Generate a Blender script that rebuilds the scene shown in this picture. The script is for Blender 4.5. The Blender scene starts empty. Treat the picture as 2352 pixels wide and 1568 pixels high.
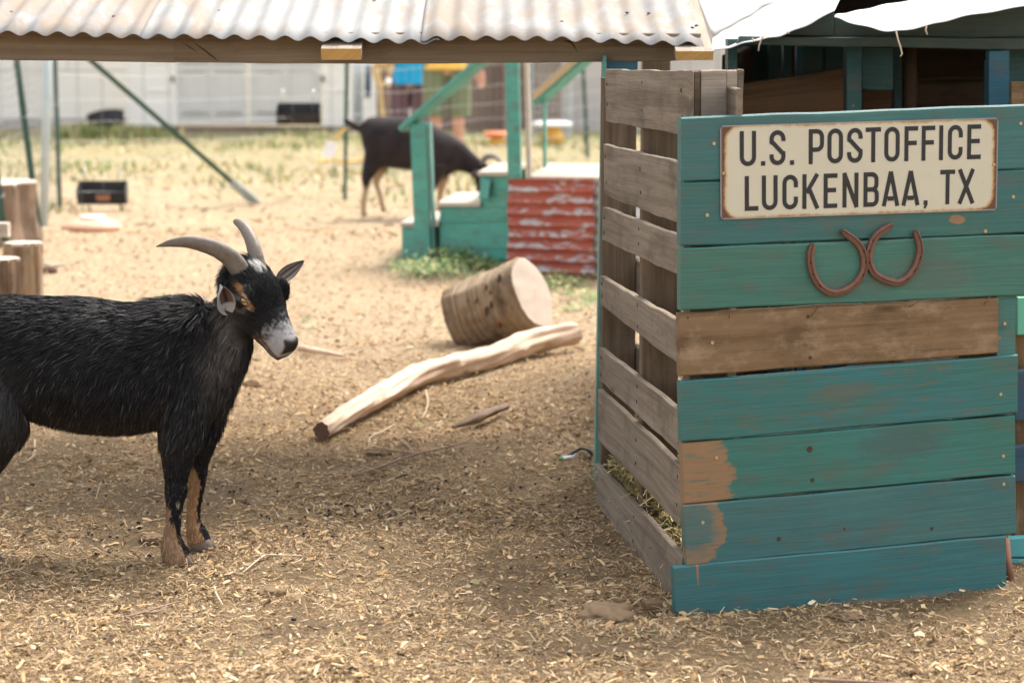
import bpy, bmesh, math, random
import numpy as np
from mathutils import Vector, Matrix

# ------------------------------------------------------------------ camera, world, sun, exposure
SC = bpy.context.scene
COL = SC.collection
random.seed(7)
RNG = np.random.default_rng(11)
R = math.radians
F = 85 / 36 * 2352.0            # focal length in units of the 2352 px wide layout grid
PITCH = math.atan(764 / F)
CAMZ = 1.3
cd = bpy.data.cameras.new('camera'); cam = bpy.data.objects.new('camera', cd); COL.objects.link(cam)
cam.location = (0, 0, CAMZ); cam.rotation_euler = (math.pi / 2 - PITCH, 0, 0)
cd.lens = 85; cd.sensor_width = 36; cd.clip_start = 0.05; cd.clip_end = 2000
cd.dof.use_dof = True; cd.dof.focus_distance = 5.72; cd.dof.aperture_fstop = 4.3
SC.camera = cam

SUN_EL, SUN_AZ = R(57), R(38)       # azimuth measured from +Y towards +X
W = bpy.data.worlds.new('World'); SC.world = W; W.use_nodes = True
nt = W.node_tree; bg = nt.nodes['Background']
sky = nt.nodes.new('ShaderNodeTexSky'); sky.sky_type = 'NISHITA'; sky.sun_disc = False
sky.sun_elevation = SUN_EL; sky.sun_rotation = SUN_AZ
sky.air_density = 0.9; sky.dust_density = 5.0; sky.ozone_density = 0.3; sky.altitude = 300
hs = nt.nodes.new('ShaderNodeHueSaturation'); hs.inputs['Saturation'].default_value = .4   # thin bright overcast
nt.links.new(sky.outputs[0], hs.inputs['Color'])
wm = nt.nodes.new('ShaderNodeMix'); wm.data_type = 'RGBA'; wm.blend_type = 'MULTIPLY'; wm.inputs[0].default_value = 1; wm.inputs[7].default_value = (1, .975, .93, 1)
nt.links.new(hs.outputs[0], wm.inputs[6]); nt.links.new(wm.outputs[2], bg.inputs[0]); bg.inputs[1].default_value = 0.15
sd = bpy.data.lights.new('sun', 'SUN'); sun = bpy.data.objects.new('sun', sd); COL.objects.link(sun)
sd.energy = 1.0; sd.angle = R(16); sd.color = (1.0, 0.95, 0.90)
sv = Vector((math.sin(SUN_AZ) * math.cos(SUN_EL), math.cos(SUN_AZ) * math.cos(SUN_EL), math.sin(SUN_EL)))
sun.rotation_euler = (-sv).to_track_quat('-Z', 'Y').to_euler(); sun.location = (3, 8, 9)
SC.view_settings.view_transform = 'Standard'; SC.view_settings.look = 'None'
SC.view_settings.exposure = 1.80; SC.view_settings.gamma = 1
SC.cycles.use_denoising = True
SC.cycles.max_bounces = 8

# ------------------------------------------------------------------ layout helpers
cp, sp = math.cos(PITCH), math.sin(PITCH)
def ray(px, py):
    u = (px - 1176) / F; v = (784 - py) / F
    return Vector((u, cp + v * sp, -sp + v * cp))
def at(px, py, Y):
    d = ray(px, py); t = Y / d.y
    return Vector((d.x * t, Y, CAMZ + d.z * t))
def gnd(px, py, z=0.0):
    d = ray(px, py); t = (z - CAMZ) / d.z
    return Vector((d.x * t, d.y * t, z))
class Plane:
    """vertical plane through two ground points"""
    def __init__(s, a, b, off=0.0):
        s.a = Vector((a[0], a[1], 0)); s.b = Vector((b[0], b[1], 0))
        s.t = (s.b - s.a).normalized(); s.n = Vector((s.t.y, -s.t.x, 0))
        if s.n.y > 0: s.n = -s.n
        s.a = s.a + s.n * off
    def hit(s, px, py):
        d = ray(px, py); o = Vector((0, 0, CAMZ))
        t = (s.a - o).dot(s.n) / d.dot(s.n)
        return o + d * t
def lerp(a, b, t): return a + (b - a) * t
def mpp(Y): return Y / F        # metres per layout unit at depth Y

# ------------------------------------------------------------------ object helpers
def link(o, parent=None):
    COL.objects.link(o)
    if parent is not None: o.parent = parent
    return o
def tag(o, label=None, cat=None, group=None, kind=None):
    if label: o['label'] = label
    if cat: o['category'] = cat
    if group: o['group'] = group
    if kind: o['kind'] = kind
    return o
def thing(name, label, cat, loc, group=None):
    o = bpy.data.objects.new(name, None); o.empty_display_size = 0.1
    o.location = loc; COL.objects.link(o)
    return tag(o, label, cat, group)
def world_of(o):
    m = Matrix.Translation(o.location) if o.parent is None else world_of(o.parent) @ Matrix.Translation(o.location)
    return m
def obj(name, verts, faces, mat, parent=None, smooth=False, uv=None, cols=None):
    me = bpy.data.meshes.new(name)
    if parent is not None:
        off = world_of(parent).translation
        if isinstance(verts, np.ndarray): verts = verts - np.array(off)[None, :]
        else: verts = [Vector(v) - off for v in verts]
    if isinstance(verts, np.ndarray) and isinstance(faces, np.ndarray):
        nv, nf, k = len(verts), len(faces), faces.shape[1]
        me.vertices.add(nv); me.vertices.foreach_set('co', verts.astype(np.float32).ravel())
        me.loops.add(nf * k); me.loops.foreach_set('vertex_index', faces.astype(np.int32).ravel())
        me.polygons.add(nf); me.polygons.foreach_set('loop_start', np.arange(0, nf * k, k, dtype=np.int32))
        me.update(calc_edges=True); me.validate()
    else:
        me.from_pydata([tuple(v) for v in verts], [], [tuple(f) for f in faces])
    if uv is not None:
        l = me.uv_layers.new(name='UVMap'); vi = np.empty(len(me.loops), dtype=np.int32)
        me.loops.foreach_get('vertex_index', vi)
        l.data.foreach_set('uv', np.asarray(uv, dtype=np.float32)[vi].ravel())
    if cols is not None:
        a = me.color_attributes.new('Col', 'FLOAT_COLOR', 'POINT')
        c = np.ones((len(me.vertices), 4), dtype=np.float32); c[:, :3] = cols
        a.data.foreach_set('color', c.ravel())
    if smooth:
        me.polygons.foreach_set('use_smooth', [True] * len(me.polygons))
    ms = mat if isinstance(mat, (list, tuple)) else [mat]
    for m in ms: me.materials.append(m)
    o = bpy.data.objects.new(name, me)
    return link(o, parent)
class MB:
    """collects pieces that become ONE mesh"""
    def __init__(s): s.v = []; s.f = []; s.uv = []
    def add(s, v, f, uv=None):
        n = len(s.v); s.v += [Vector(p) for p in v]; s.f += [tuple(i + n for i in q) for q in f]
        s.uv += (list(uv) if uv is not None else [(p[0] + p[1], p[2]) for p in v])
    def build(s, name, mat, parent=None, smooth=False): return obj(name, s.v, s.f, mat, parent, smooth, s.uv)

def plank_geo(TL, TR, BR, BL, th, n=10, jit=0.0012, ch=0.0025, uvo=None, sag=0.0):
    """board: front quad, thickness vector th pointing away from the front; chamfered, slightly uneven"""
    TL, TR, BR, BL, th = map(Vector, (TL, TR, BR, BL, th))
    if uvo is None: uvo = (random.uniform(0, 40), random.uniform(0, 40))
    L = ((TR - TL).length + (BR - BL).length) / 2; H = (TL - BL).length; T = th.length; tn = th.normalized()
    ch = min(ch, T * .35, H * .35)
    V = []; UV = []; Fc = []
    ph = [random.uniform(0, 6.28) for _ in range(6)]
    def jj(i, k):
        x = i / max(n, 1) * L * 14
        return jit * (math.sin(x + ph[k]) + .6 * math.sin(2.3 * x + ph[k + 1]) + random.uniform(-.5, .5))
    for i in range(n + 1):
        t = i / n
        top = lerp(TL, TR, t); bot = lerp(BL, BR, t); up = (top - bot).normalized()
        top = top + up * (jj(i, 0) - 0); bot = bot + up * jj(i, 3)
        s = tn * (jit * .6 * math.sin(t * L * 5 + ph[5]) + sag * 4 * t * (1 - t))
        top = top + s; bot = bot + s
        ring = [bot + up * ch, top - up * ch, top + tn * ch, top + tn * (T - ch), top + tn * T - up * ch,
                bot + tn * T + up * ch, bot + tn * (T - ch), bot + tn * ch]
        vs = [ch, H - ch, H, H + T, H + T + ch, -T - ch, -T, 0]
        V += ring; UV += [(uvo[0] + t * L, uvo[1] + w) for w in vs]
    for i in range(n):
        a = i * 8; b = a + 8
        for k in range(8):
            k2 = (k + 1) % 8
            Fc.append((a + k, b + k, b + k2, a + k2))
    Fc.append(tuple(range(7, -1, -1))); Fc.append(tuple(n * 8 + k for k in range(8)))
    # orientation: front normal should oppose th
    e1 = V[8] - V[0]; e2 = V[1] - V[0]
    if e1.cross(e2).dot(tn) > 0: Fc = [tuple(reversed(f)) for f in Fc]
    return V, Fc, UV
def plank(name, TL, TR, BR, BL, th, mat, parent=None, **k):
    V, Fc, UV = plank_geo(TL, TR, BR, BL, th, **k); return obj(name, V, Fc, mat, parent, False, UV)
def bar_geo(p0, p1, w, h, up=(0, 0, 1), **k):
    """beam along p0->p1 centred; w sideways, h along up"""
    p0, p1, up = Vector(p0), Vector(p1), Vector(up)
    d = (p1 - p0).normalized(); side = d.cross(up).normalized(); up = side.cross(d).normalized()
    a = side * (w / 2); b = up * (h / 2)
    return plank_geo(p0 - a + b, p1 - a + b, p1 - a - b, p0 - a - b, a * 2, **k)
def bar(name, p0, p1, w, h, mat, parent=None, up=(0, 0, 1), **k):
    V, Fc, UV = bar_geo(p0, p1, w, h, up, **k); return obj(name, V, Fc, mat, parent, False, UV)
def frames(P):
    P = [Vector(p) for p in P]; T = []
    for i in range(len(P)):
        a = P[max(i - 1, 0)]; b = P[min(i + 1, len(P) - 1)]; T.append((b - a).normalized())
    n = Vector((0, 0, 1)) if abs(T[0].z) < .9 else Vector((1, 0, 0))
    n = (n - T[0] * n.dot(T[0])).normalized(); out = []
    for t in T:
        n = (n - t * n.dot(t)).normalized(); out.append((n.copy(), t.cross(n)))
    return P, T, out
def tube_geo(P, rad, seg=8, flat=1.0, rough=0.0, cap=True):
    P, T, fr = frames(P)
    if not isinstance(rad, (list, tuple)): rad = [rad] * len(P)
    V = []; UV = []; Fc = []; s = 0; ox = random.uniform(0, 9)
    ph = [random.uniform(0, 6.28) for _ in range(4)]
    for i, p in enumerate(P):
        if i: s += (P[i] - P[i - 1]).length
        n, b = fr[i]; r = rad[i]
        for k in range(seg):
            a = 2 * math.pi * k / seg
            rr = r * (1 + rough * (math.sin(3 * a + ph[0] + s * 6) * .5 + math.sin(5 * a + ph[1] - s * 9) * .4 + random.uniform(-.3, .3)))
            V.append(p + n * (math.cos(a) * rr) + b * (math.sin(a) * rr * flat)); UV.append((ox + s, a * r))
    for i in range(len(P) - 1):
        for k in range(seg):
            k2 = (k + 1) % seg; a = i * seg
            Fc.append((a + k, a + k2, a + seg + k2, a + seg + k))
    if cap:
        Fc.append(tuple(range(seg - 1, -1, -1))); m = (len(P) - 1) * seg; Fc.append(tuple(m + k for k in range(seg)))
    return V, Fc, UV
def tube(name, P, rad, mat, parent=None, seg=8, smooth=True, **k):
    V, Fc, UV = tube_geo(P, rad, seg, **k); return obj(name, V, Fc, mat, parent, smooth, UV)
def lathe_geo(c, prof, seg=24, sx=1, sy=1):
    c = Vector(c); V = []; Fc = []; UV = []
    for r, z in prof:
        for k in range(seg):
            a = 2 * math.pi * k / seg; V.append(c + Vector((math.cos(a) * r * sx, math.sin(a) * r * sy, z))); UV.append((a * .1, z + r))
    for i in range(len(prof) - 1):
        for k in range(seg):
            k2 = (k + 1) % seg; Fc.append((i * seg + k, i * seg + k2, (i + 1) * seg + k2, (i + 1) * seg + k))
    Fc.append(tuple(range(seg - 1, -1, -1))); m = (len(prof) - 1) * seg; Fc.append(tuple(m + k for k in range(seg)))
    return V, Fc, UV
def lathe(name, c, prof, mat, parent=None, **k):
    V, Fc, UV = lathe_geo(c, prof, **k); return obj(name, V, Fc, mat, parent, True, UV)
def ball(name, c, r, mat, parent=None, axes=None, seg=16):
    prof = [(math.sin(math.pi * i / 10) * 1 + 1e-4, -math.cos(math.pi * i / 10)) for i in range(11)]
    V, Fc, UV = lathe_geo((0, 0, 0), prof, seg)
    if axes is None: axes = (Vector((r, 0, 0)), Vector((0, r, 0)), Vector((0, 0, r)))
    V = [Vector(c) + axes[0] * v.x + axes[1] * v.y + axes[2] * v.z for v in V]
    return obj(name, V, Fc, mat, parent, True, UV)
def sheet_geo(rowA, rowB, n=8, wave=None, th=0.001):
    """surface between two polylines (equal count), optional displacement wave(i,j)->Vector, given thickness downwards"""
    m = len(rowA); V = []; UV = []
    for lay in (0, 1):
        for j in range(n + 1):
            for i in range(m):
                p = lerp(Vector(rowA[i]), Vector(rowB[i]), j / n)
                if wave: p = p + wave(i, j / n)
                V.append(p - Vector((0, 0, th * lay)))
                UV.append(((Vector(rowA[i]) - Vector(rowA[0])).length, (Vector(rowB[0]) - Vector(rowA[0])).length * j / n))
    Fc = []; N = m * (n + 1)
    for j in range(n):
        for i in range(m - 1):
            a = j * m + i; q = (a, a + 1, a + m + 1, a + m)
            Fc.append(q); Fc.append(tuple(N + k for k in reversed(q)))
    def rim(a, b): Fc.append((a, a + N, b + N, b))
    for i in range(m - 1): rim(i, i + 1); rim(n * m + i + 1, n * m + i)
    for j in range(n): rim((j + 1) * m, j * m); rim(j * m + m - 1, (j + 1) * m + m - 1)
    return V, Fc, UV

# ------------------------------------------------------------------ node helpers
class NT:
    def __init__(s, name, rough=0.8, spec=0.3):
        s.m = bpy.data.materials.new(name); s.m.use_nodes = True; s.t = s.m.node_tree
        s.b = s.t.nodes['Principled BSDF']; s.b.inputs['Roughness'].default_value = rough
        s.b.inputs['Specular IOR Level'].default_value = spec
    def nd(s, ty, **k):
        n = s.t.nodes.new(ty)
        for a, b in k.items(): setattr(n, a, b)
        return n
    def put(s, sock, v):
        if v is None: return
        if hasattr(v, 'is_output') or isinstance(v, bpy.types.NodeSocket): s.t.links.new(v, sock)
        else:
            if isinstance(v, tuple) and len(v) == 3 and sock.type == 'RGBA': v = (*v, 1)
            sock.default_value = v
    def uv(s): return s.nd('ShaderNodeUVMap').outputs[0]
    def co(s, k='Object'): return s.nd('ShaderNodeTexCoord').outputs[k]
    def map(s, v, scale=(1, 1, 1), loc=(0, 0, 0)):
        n = s.nd('ShaderNodeMapping'); s.put(n.inputs[0], v); n.inputs['Scale'].default_value = scale; n.inputs['Location'].default_value = loc
        return n.outputs[0]
    def noise(s, v, sc=5, det=4, ro=.55, dist=0):
        n = s.nd('ShaderNodeTexNoise'); s.put(n.inputs['Vector'], v); n.inputs['Scale'].default_value = sc
        n.inputs['Detail'].default_value = det; n.inputs['Roughness'].default_value = ro; n.inputs['Distortion'].default_value = dist
        return n.outputs['Fac']
    def vor(s, v, sc=5, feature='F1', out='Distance'):
        n = s.nd('ShaderNodeTexVoronoi'); n.feature = feature; s.put(n.inputs['Vector'], v); n.inputs['Scale'].default_value = sc
        return n.outputs[out]
    def ramp(s, f, stops, interp='LINEAR'):
        n = s.nd('ShaderNodeValToRGB'); s.put(n.inputs[0], f); e = n.color_ramp.elements; n.color_ramp.interpolation = interp
        while len(e) > 1: e.remove(e[-1])
        for i, (p, c) in enumerate(stops):
            if not isinstance(c, tuple): c = (c, c, c)
            q = e[0] if i == 0 else e.new(p)
            q.position = p; q.color = (*c, 1)
        return n.outputs[0]
    def mix(s, f, a, b, mode='MIX'):
        n = s.nd('ShaderNodeMix'); n.data_type = 'RGBA'; n.blend_type = mode
        s.put(n.inputs[0], f); s.put(n.inputs[6], a); s.put(n.inputs[7], b); return n.outputs[2]
    def math(s, op, a, b=None, c=None, clamp=False):
        n = s.nd('ShaderNodeMath'); n.operation = op; n.use_clamp = clamp
        s.put(n.inputs[0], a); s.put(n.inputs[1], b)
        if c is not None: s.put(n.inputs[2], c)
        return n.outputs[0]
    def step(s, f, lo, hi): return s.ramp(f, [(lo, 0.0), (hi, 1.0)])
    def sep(s, v):
        n = s.nd('ShaderNodeSeparateXYZ'); s.put(n.inputs[0], v); return n.outputs
    def attr(s, nm='Col'):
        n = s.nd('ShaderNodeAttribute'); n.attribute_name = nm; return n.outputs['Color']
    def bump(s, h, st=.5, di=.005):
        n = s.nd('ShaderNodeBump'); s.put(n.inputs['Height'], h); n.inputs['Strength'].default_value = st; n.inputs['Distance'].default_value = di
        s.t.links.new(n.outputs[0], s.b.inputs['Normal'])
    def dist2(s, v, cx, cy, sx=1, sy=1):
        o = s.sep(v)
        a = s.math('MULTIPLY', s.math('SUBTRACT', o[0], cx), 1 / sx); b = s.math('MULTIPLY', s.math('SUBTRACT', o[1], cy), 1 / sy)
        return s.math('SQRT', s.math('ADD', s.math('MULTIPLY', a, a), s.math('MULTIPLY', b, b)))
    def col(s, c): s.put(s.b.inputs['Base Color'], c)
    def rough(s, c): s.put(s.b.inputs['Roughness'], c)

def m_plain(name, c, rough=.7, metal=0, spec=.3, var=.15, sc=8):
    n = NT(name, rough, spec); n.b.inputs['Metallic'].default_value = metal
    k = n.noise(n.co(), sc, 4)
    n.col(n.mix(k, tuple(x * (1 - var) for x in c), tuple(min(1, x * (1 + var)) for x in c)))
    return n.m
def m_wood(name, c1, c2, dark=(.05, .035, .025), rough=.85, fine=1.0, stain=.35, bump=.5, dirt=None):
    """grain runs along u"""
    n = NT(name, rough, .2); uv = n.uv()
    g = n.noise(n.map(uv, (3 * fine, 130 * fine, 1)), 1, 5, .65, .3)
    g2 = n.noise(n.map(uv, (1.2, 26, 1), (3, 1, 0)), 1, 4, .6, 1.2)
    c = n.mix(n.step(g2, .3, .7), c1, c2)
    c = n.mix(n.math('MULTIPLY', n.step(g, .52, .75), .45), c, dark)
    bl = n.noise(n.map(uv, (5, 9, 1), (7, 2, 0)), 1, 5, .65)
    c = n.mix(n.math('MULTIPLY', n.step(bl, .5, .72), stain), c, dark)
    if dirt: c = n.mix(n.math('MULTIPLY', n.step(n.noise(n.map(uv, (8, 14, 1), (1, 5, 0)), 1, 6, .7), .52, .68), .6), c, dirt)
    kn = n.vor(n.map(uv, (2.2, 9, 1)), 1)
    c = n.mix(n.math('MULTIPLY', n.ramp(kn, [(0.03, 1.0), (.09, 0.0)]), .7), c, tuple(x * .6 for x in dark))
    n.col(c); n.bump(n.math('ADD', g, n.math('MULTIPLY', bl, .6)), bump, .003)
    return n.m
def m_teal(name, ca, cb, bare=(.33, .22, .14), wear=.66, patch=None, stain=None, rough=.5):
    """painted board, grain along u; patch = (cx, cy, sx, sy) bare area in board metres"""
    n = NT(name, rough, .35); uv = n.uv()
    big = n.noise(n.map(uv, (2.6, 6, 1)), 1, 5, .6)
    c = n.mix(n.step(big, .32, .68), ca, cb)
    g = n.noise(n.map(uv, (4, 190, 1)), 1, 5, .7, .2)
    c = n.mix(n.math('MULTIPLY', n.step(g, .48, .76), .5), c, tuple(x * .45 for x in ca))
    c = n.mix(n.math('MULTIPLY', n.step(g, .5, .22), .18), c, tuple(min(1, x * 1.7 + .03) for x in cb))
    d = n.noise(n.map(uv, (7, 16, 1), (4, 9, 0)), 1, 6, .7)
    c = n.mix(n.math('MULTIPLY', n.step(d, .50, .70), .6), c, (.105, .095, .07))
    # scratches and chips that bare the wood
    s1 = n.noise(n.map(uv, (9, 90, 1), (2, 2, 0)), 1, 6, .72)
    s2 = n.noise(n.map(uv, (3, 7, 1), (8, 3, 0)), 1, 3, .5)
    s = n.math('MULTIPLY', n.step(s1, wear - .055, wear - .005), n.step(s2, .42, .54))
    c = n.mix(n.math('MULTIPLY', s, .8), c, (.135, .10, .065))
    sp = n.vor(n.map(uv, (16, 22, 1), (5, 5, 0)), 1)
    spm = n.math('MULTIPLY', n.ramp(sp, [(.05, 1.0), (.09, 0.0)]), n.step(n.noise(n.map(uv, (6, 9, 1), (9, 9, 0)), 1, 3), .54, .58))
    c = n.mix(spm, c, bare)
    kn = n.vor(n.map(uv, (2.1, 9.5, 1), (3, 0, 0)), 1)
    c = n.mix(n.math('MULTIPLY', n.ramp(kn, [(.02, 1.0), (.085, 0.0)]), .65), c, (.04, .04, .03))
    hgt = n.math('SUBTRACT', g, n.math('MULTIPLY', s, .6))
    if patch:
        for (cx, cy, sx, sy, ring) in patch:
            dd = n.dist2(uv, cx, cy, sx, sy)
            dd = n.math('ADD', dd, n.math('MULTIPLY', n.math('SUBTRACT', n.noise(n.map(uv, (max(9, 1.1 / sx), max(26, 1.8 / sy), 1)), 1, 7, .75), .5), 1.1))
            if ring: mk = n.ramp(dd, [(.5, .15), (.72, .75), (.94, .9), (1.04, 0.0)])
            else: mk = n.ramp(dd, [(.88, 1.0), (.96, .7), (1.0, 0.0)])
            mk = n.math('MULTIPLY', mk, n.math('SUBTRACT', 1.0, n.math('MULTIPLY', n.step(n.noise(n.map(uv, (8, 70, 1), (9, 4, 0)), 1, 6, .7), .56, .64), .7)))
            wood = n.mix(n.noise(n.map(uv, (6, 60, 1)), 1, 5, .7), tuple(x * .72 for x in bare), tuple(min(1, x * 1.25) for x in bare))
            c = n.mix(mk, c, wood)
    if stain:
        cx, cy, sx, sy, sc, amt = stain
        dd = n.dist2(uv, cx, cy, sx, sy)
        dd = n.math('ADD', dd, n.math('MULTIPLY', n.math('SUBTRACT', n.noise(n.map(uv, (22, 30, 1)), 1, 5, .7), .5), 1.3))
        c = n.mix(n.math('MULTIPLY', n.ramp(dd, [(.5, 1.0), (1.0, 0.0)]), amt), c, sc)
    n.col(c); n.bump(hgt, .35, .002)
    return n.m
def m_metal(name, base, rust, amt=.55, rough=.45, metal=.55, red=None, redamt=.5, vscale=(14, 2.2, 1)):
    n = NT(name, rough, .4); n.b.inputs['Metallic'].default_value = metal; uv = n.uv()
    big = n.noise(n.map(uv, vscale), 1, 6, .65, .8)
    c = n.mix(n.step(big, .3, .7), tuple(x * .66 for x in base), base)
    r = n.noise(n.map(uv, (vscale[0] * .55, vscale[1] * .8, 1), (3, 4, 0)), 1, 7, .7, 1.4)
    c = n.mix(n.math('MULTIPLY', n.step(r, amt - .05, amt + .09), .75), c, rust)
    sp = n.noise(n.map(uv, (70, 70, 1)), 1, 3)
    c = n.mix(n.math('MULTIPLY', n.step(sp, .66, .74), .4), c, tuple(x * .45 for x in rust))
    n.put(n.b.inputs['Metallic'], metal)
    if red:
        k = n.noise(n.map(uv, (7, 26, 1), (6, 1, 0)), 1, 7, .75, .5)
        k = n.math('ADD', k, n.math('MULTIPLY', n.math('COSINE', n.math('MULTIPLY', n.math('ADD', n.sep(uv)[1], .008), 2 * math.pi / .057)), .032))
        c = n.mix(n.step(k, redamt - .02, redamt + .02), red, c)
    n.col(c); n.bump(big, .15, .002)
    return n.m
def vnoise(x, y, sc, seed=0):
    x = np.asarray(x) * sc; y = np.asarray(y) * sc
    xi = np.floor(x).astype(np.int64); yi = np.floor(y).astype(np.int64); fx = x - xi; fy = y - yi
    fx = fx * fx * (3 - 2 * fx); fy = fy * fy * (3 - 2 * fy)
    def h(a, b):
        v = (a * 374761393 + b * 668265263 + seed * 974634777) & 0xFFFFFFFF
        v = ((v ^ (v >> 13)) * 1274126177) & 0xFFFFFFFF
        return ((v ^ (v >> 16)) & 0xFFFF) / 65535.0
    return (h(xi, yi) * (1 - fx) + h(xi + 1, yi) * fx) * (1 - fy) + (h(xi, yi + 1) * (1 - fx) + h(xi + 1, yi + 1) * fx) * fy
def gh(x, y):
    """ground height"""
    x = np.asarray(x, dtype=float); y = np.asarray(y, dtype=float)
    a = (vnoise(x, y, 1.3, 1) - .5) * .030 + (vnoise(x, y, 4.1, 2) - .5) * .016 + (vnoise(x, y, 11, 3) - .5) * .009
    return a - .004

# ------------------------------------------------------------------ materials
M = {}
def ground_mat():
    n = NT('trampled_dirt', .95, .1); co = n.co('Object')
    o = n.sep(co)
    big = n.noise(co, 1.1, 5, .6); mid = n.noise(co, 7, 6, .7); fine = n.noise(co, 60, 6, .75); vf = n.vor(n.map(co, (95, 95, 95)), 1)
    dirt = n.mix(n.step(n.math('ADD', n.math('MULTIPLY', mid, .5), n.math('MULTIPLY', fine, .5)), .36, .64), (.205, .138, .075), (.41, .298, .175))
    straw = n.mix(n.step(fine, .35, .65), (.36, .26, .155), (.60, .475, .33))
    k = n.math('ADD', n.math('MULTIPLY', n.math('SUBTRACT', o[1], 7.2), .55), n.math('MULTIPLY', n.math('SUBTRACT', big, .5), 3.0), clamp=True)
    k = n.math('MULTIPLY', k, .88)
    k = n.math('ADD', k, n.math('MULTIPLY', n.step(fine, .55, .65), .3), clamp=True)
    c = n.mix(k, dirt, straw)
    # dry lawn with green patches towards the barn
    far = n.math('ADD', n.math('MULTIPLY', n.math('SUBTRACT', o[1], 15.5), .16), n.math('MULTIPLY', n.math('SUBTRACT', n.noise(co, .8, 5, .65), .5), 3.4), clamp=True)
    grass = n.mix(n.noise(co, 3.5, 5, .7), (.17, .20, .085), (.46, .40, .23))
    c = n.mix(n.math('MULTIPLY', far, .75), c, grass)
    c = n.mix(n.math('MULTIPLY', n.ramp(vf, [(.1, 1.0), (.3, 0.0)]), .35), c, (.62, .47, .29))
    pt = n.math('MULTIPLY', n.ramp(n.attr(), [(.28, 1.0), (.46, 0.0)]), .75)
    c = n.mix(n.math('MULTIPLY', pt, n.step(mid, .3, .6)), c, (.115, .078, .045))
    n.col(c); n.bump(n.math('ADD', n.math('MULTIPLY', fine, 1.0), n.math('MULTIPLY', mid, 1.8)), 1.0, .02)
    return n.m
M['ground'] = ground_mat()
M['slat'] = m_wood('weathered_grey_wood', (.15, .115, .082), (.27, .22, .165), (.05, .036, .026), stain=.6, bump=.8)
M['slat2'] = m_wood('silvered_wood', (.27, .225, .175), (.39, .33, .265), (.09, .07, .05), stain=.35, bump=.7)
M['dark_wood'] = m_wood('stained_dark_wood', (.10, .068, .042), (.19, .135, .09), (.03, .02, .013), stain=.5)
M['shed_dark'] = m_wood('shade_darkened_wood', (.045, .03, .02), (.08, .052, .034), (.015, .01, .007), stain=.5)  # darker copy of the dark wood; interior shade is put into the colour
M['beam'] = m_wood('old_pine_beam', (.20, .145, .095), (.31, .24, .165), (.07, .045, .03), stain=.3, bump=.6, fine=.7)
M['fresh'] = m_wood('fresh_cut_end_grain', (.58, .33, .10), (.70, .43, .16), (.36, .18, .06), stain=.2)
M['brownboard'] = m_wood('bare_brown_board', (.145, .09, .045), (.24, .155, .085), (.055, .035, .02), stain=.6, bump=.6, dirt=(.38, .28, .18))
M['brown_slope'] = m_wood('rough_sawn_brown_board', (.12, .068, .038), (.19, .115, .065), (.04, .022, .012), stain=.3, fine=.35, bump=1.0)
M['tin'] = m_metal('weathered_corrugated_tin', (.295, .293, .285), (.25, .19, .135), .48, .85, .0, vscale=(11, 3.4, 1))
M['tin_white'] = m_metal('pale_corrugated_tin', (.74, .74, .73), (.5, .38, .26), .66, .45, .15)
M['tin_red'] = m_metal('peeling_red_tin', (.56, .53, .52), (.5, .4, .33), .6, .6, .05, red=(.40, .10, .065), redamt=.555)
M['white_sheet'] = m_plain('white_roof_panel', (.70, .70, .69), .55, 0, .4, .03)
M['teal_dk'] = m_teal('dark_teal_paint', (.012, .060, .066), (.02, .09, .092), wear=.70)
M['teal_pl'] = m_teal('lit_edge_teal', (.05, .20, .175), (.09, .28, .24), wear=.68)  # paler teal that puts the lit post edges into the colour
M['blue_st'] = m_teal('blue_stained_wood', (.020, .105, .17), (.038, .155, .23), wear=.66)
M['teal_yard'] = m_teal('bright_teal_paint', (.05, .27, .215), (.085, .34, .28), bare=(.5, .36, .2), wear=.60)  # more vivid teal of the yard steps and platform
M['mint'] = m_plain('mint_paint', (.16, .52, .38), .6)
M['step_blue'] = m_plain('light_blue_paint', (.11, .40, .42), .6)
M['black_pl'] = m_plain('black_plastic', (.018, .018, .02), .5, 0, .4)
M['post_green'] = m_plain('dark_green_enamel', (.035, .085, .065), .5, .2, .4)
M['galv'] = m_plain('galvanised_wire', (.36, .37, .37), .5, .5, .5)
M['galv_pipe'] = m_plain('galvanised_pipe', (.45, .53, .55), .45, .3, .5)
M['barn'] = None
def barn_mat(name, c, lines, var=.05):
    n = NT(name, .8, .2); uv = n.uv(); o = n.sep(uv)
    s = n.math('FRACT', n.math('MULTIPLY', o[0], 1 / lines))
    k = n.ramp(s, [(0, .55), (.035, 1.0), (.965, 1.0), (1.0, .55)])
    d = n.noise(n.map(uv, (1.5, .7, 1)), 1, 5, .6)
    cc = n.mix(n.step(d, .3, .7), tuple(x * (1 - var * 2) for x in c), c)
    n.col(n.mix(1.0, cc, k, 'MULTIPLY')); return n.m
M['barn'] = barn_mat('whitewashed_boards', (.93, .90, .85), .28)
M['door'] = m_plain('dull_white_door_paint', (.66, .645, .62), .7, var=.04)
M['fence_wood'] = barn_mat('weathered_plank_wall', (.33, .235, .19), .17, .25)
M['grey_wall'] = barn_mat('pale_grey_plank_wall', (.56, .52, .50), .3, .1)
M['rust'] = m_plain('rusty_iron', (.16, .075, .045), .75, .3, .3, .35, 60)
M['screw'] = m_plain('brass_coloured_screw', (.52, .38, .20), .45, .6, .5)
M['clay'] = m_plain('sun_faded_salmon_plastic', (.66, .36, .24), .6)
M['white_pl'] = m_plain('white_plastic', (.82, .82, .82), .4)
M['orange_pl'] = m_plain('orange_plastic', (.75, .22, .08), .5)
M['yellow_pl'] = m_plain('yellow_plastic', (.75, .42, .08), .5)
M['blue_pl'] = m_plain('blue_cloth', (.02, .32, .62), .7)
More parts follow.
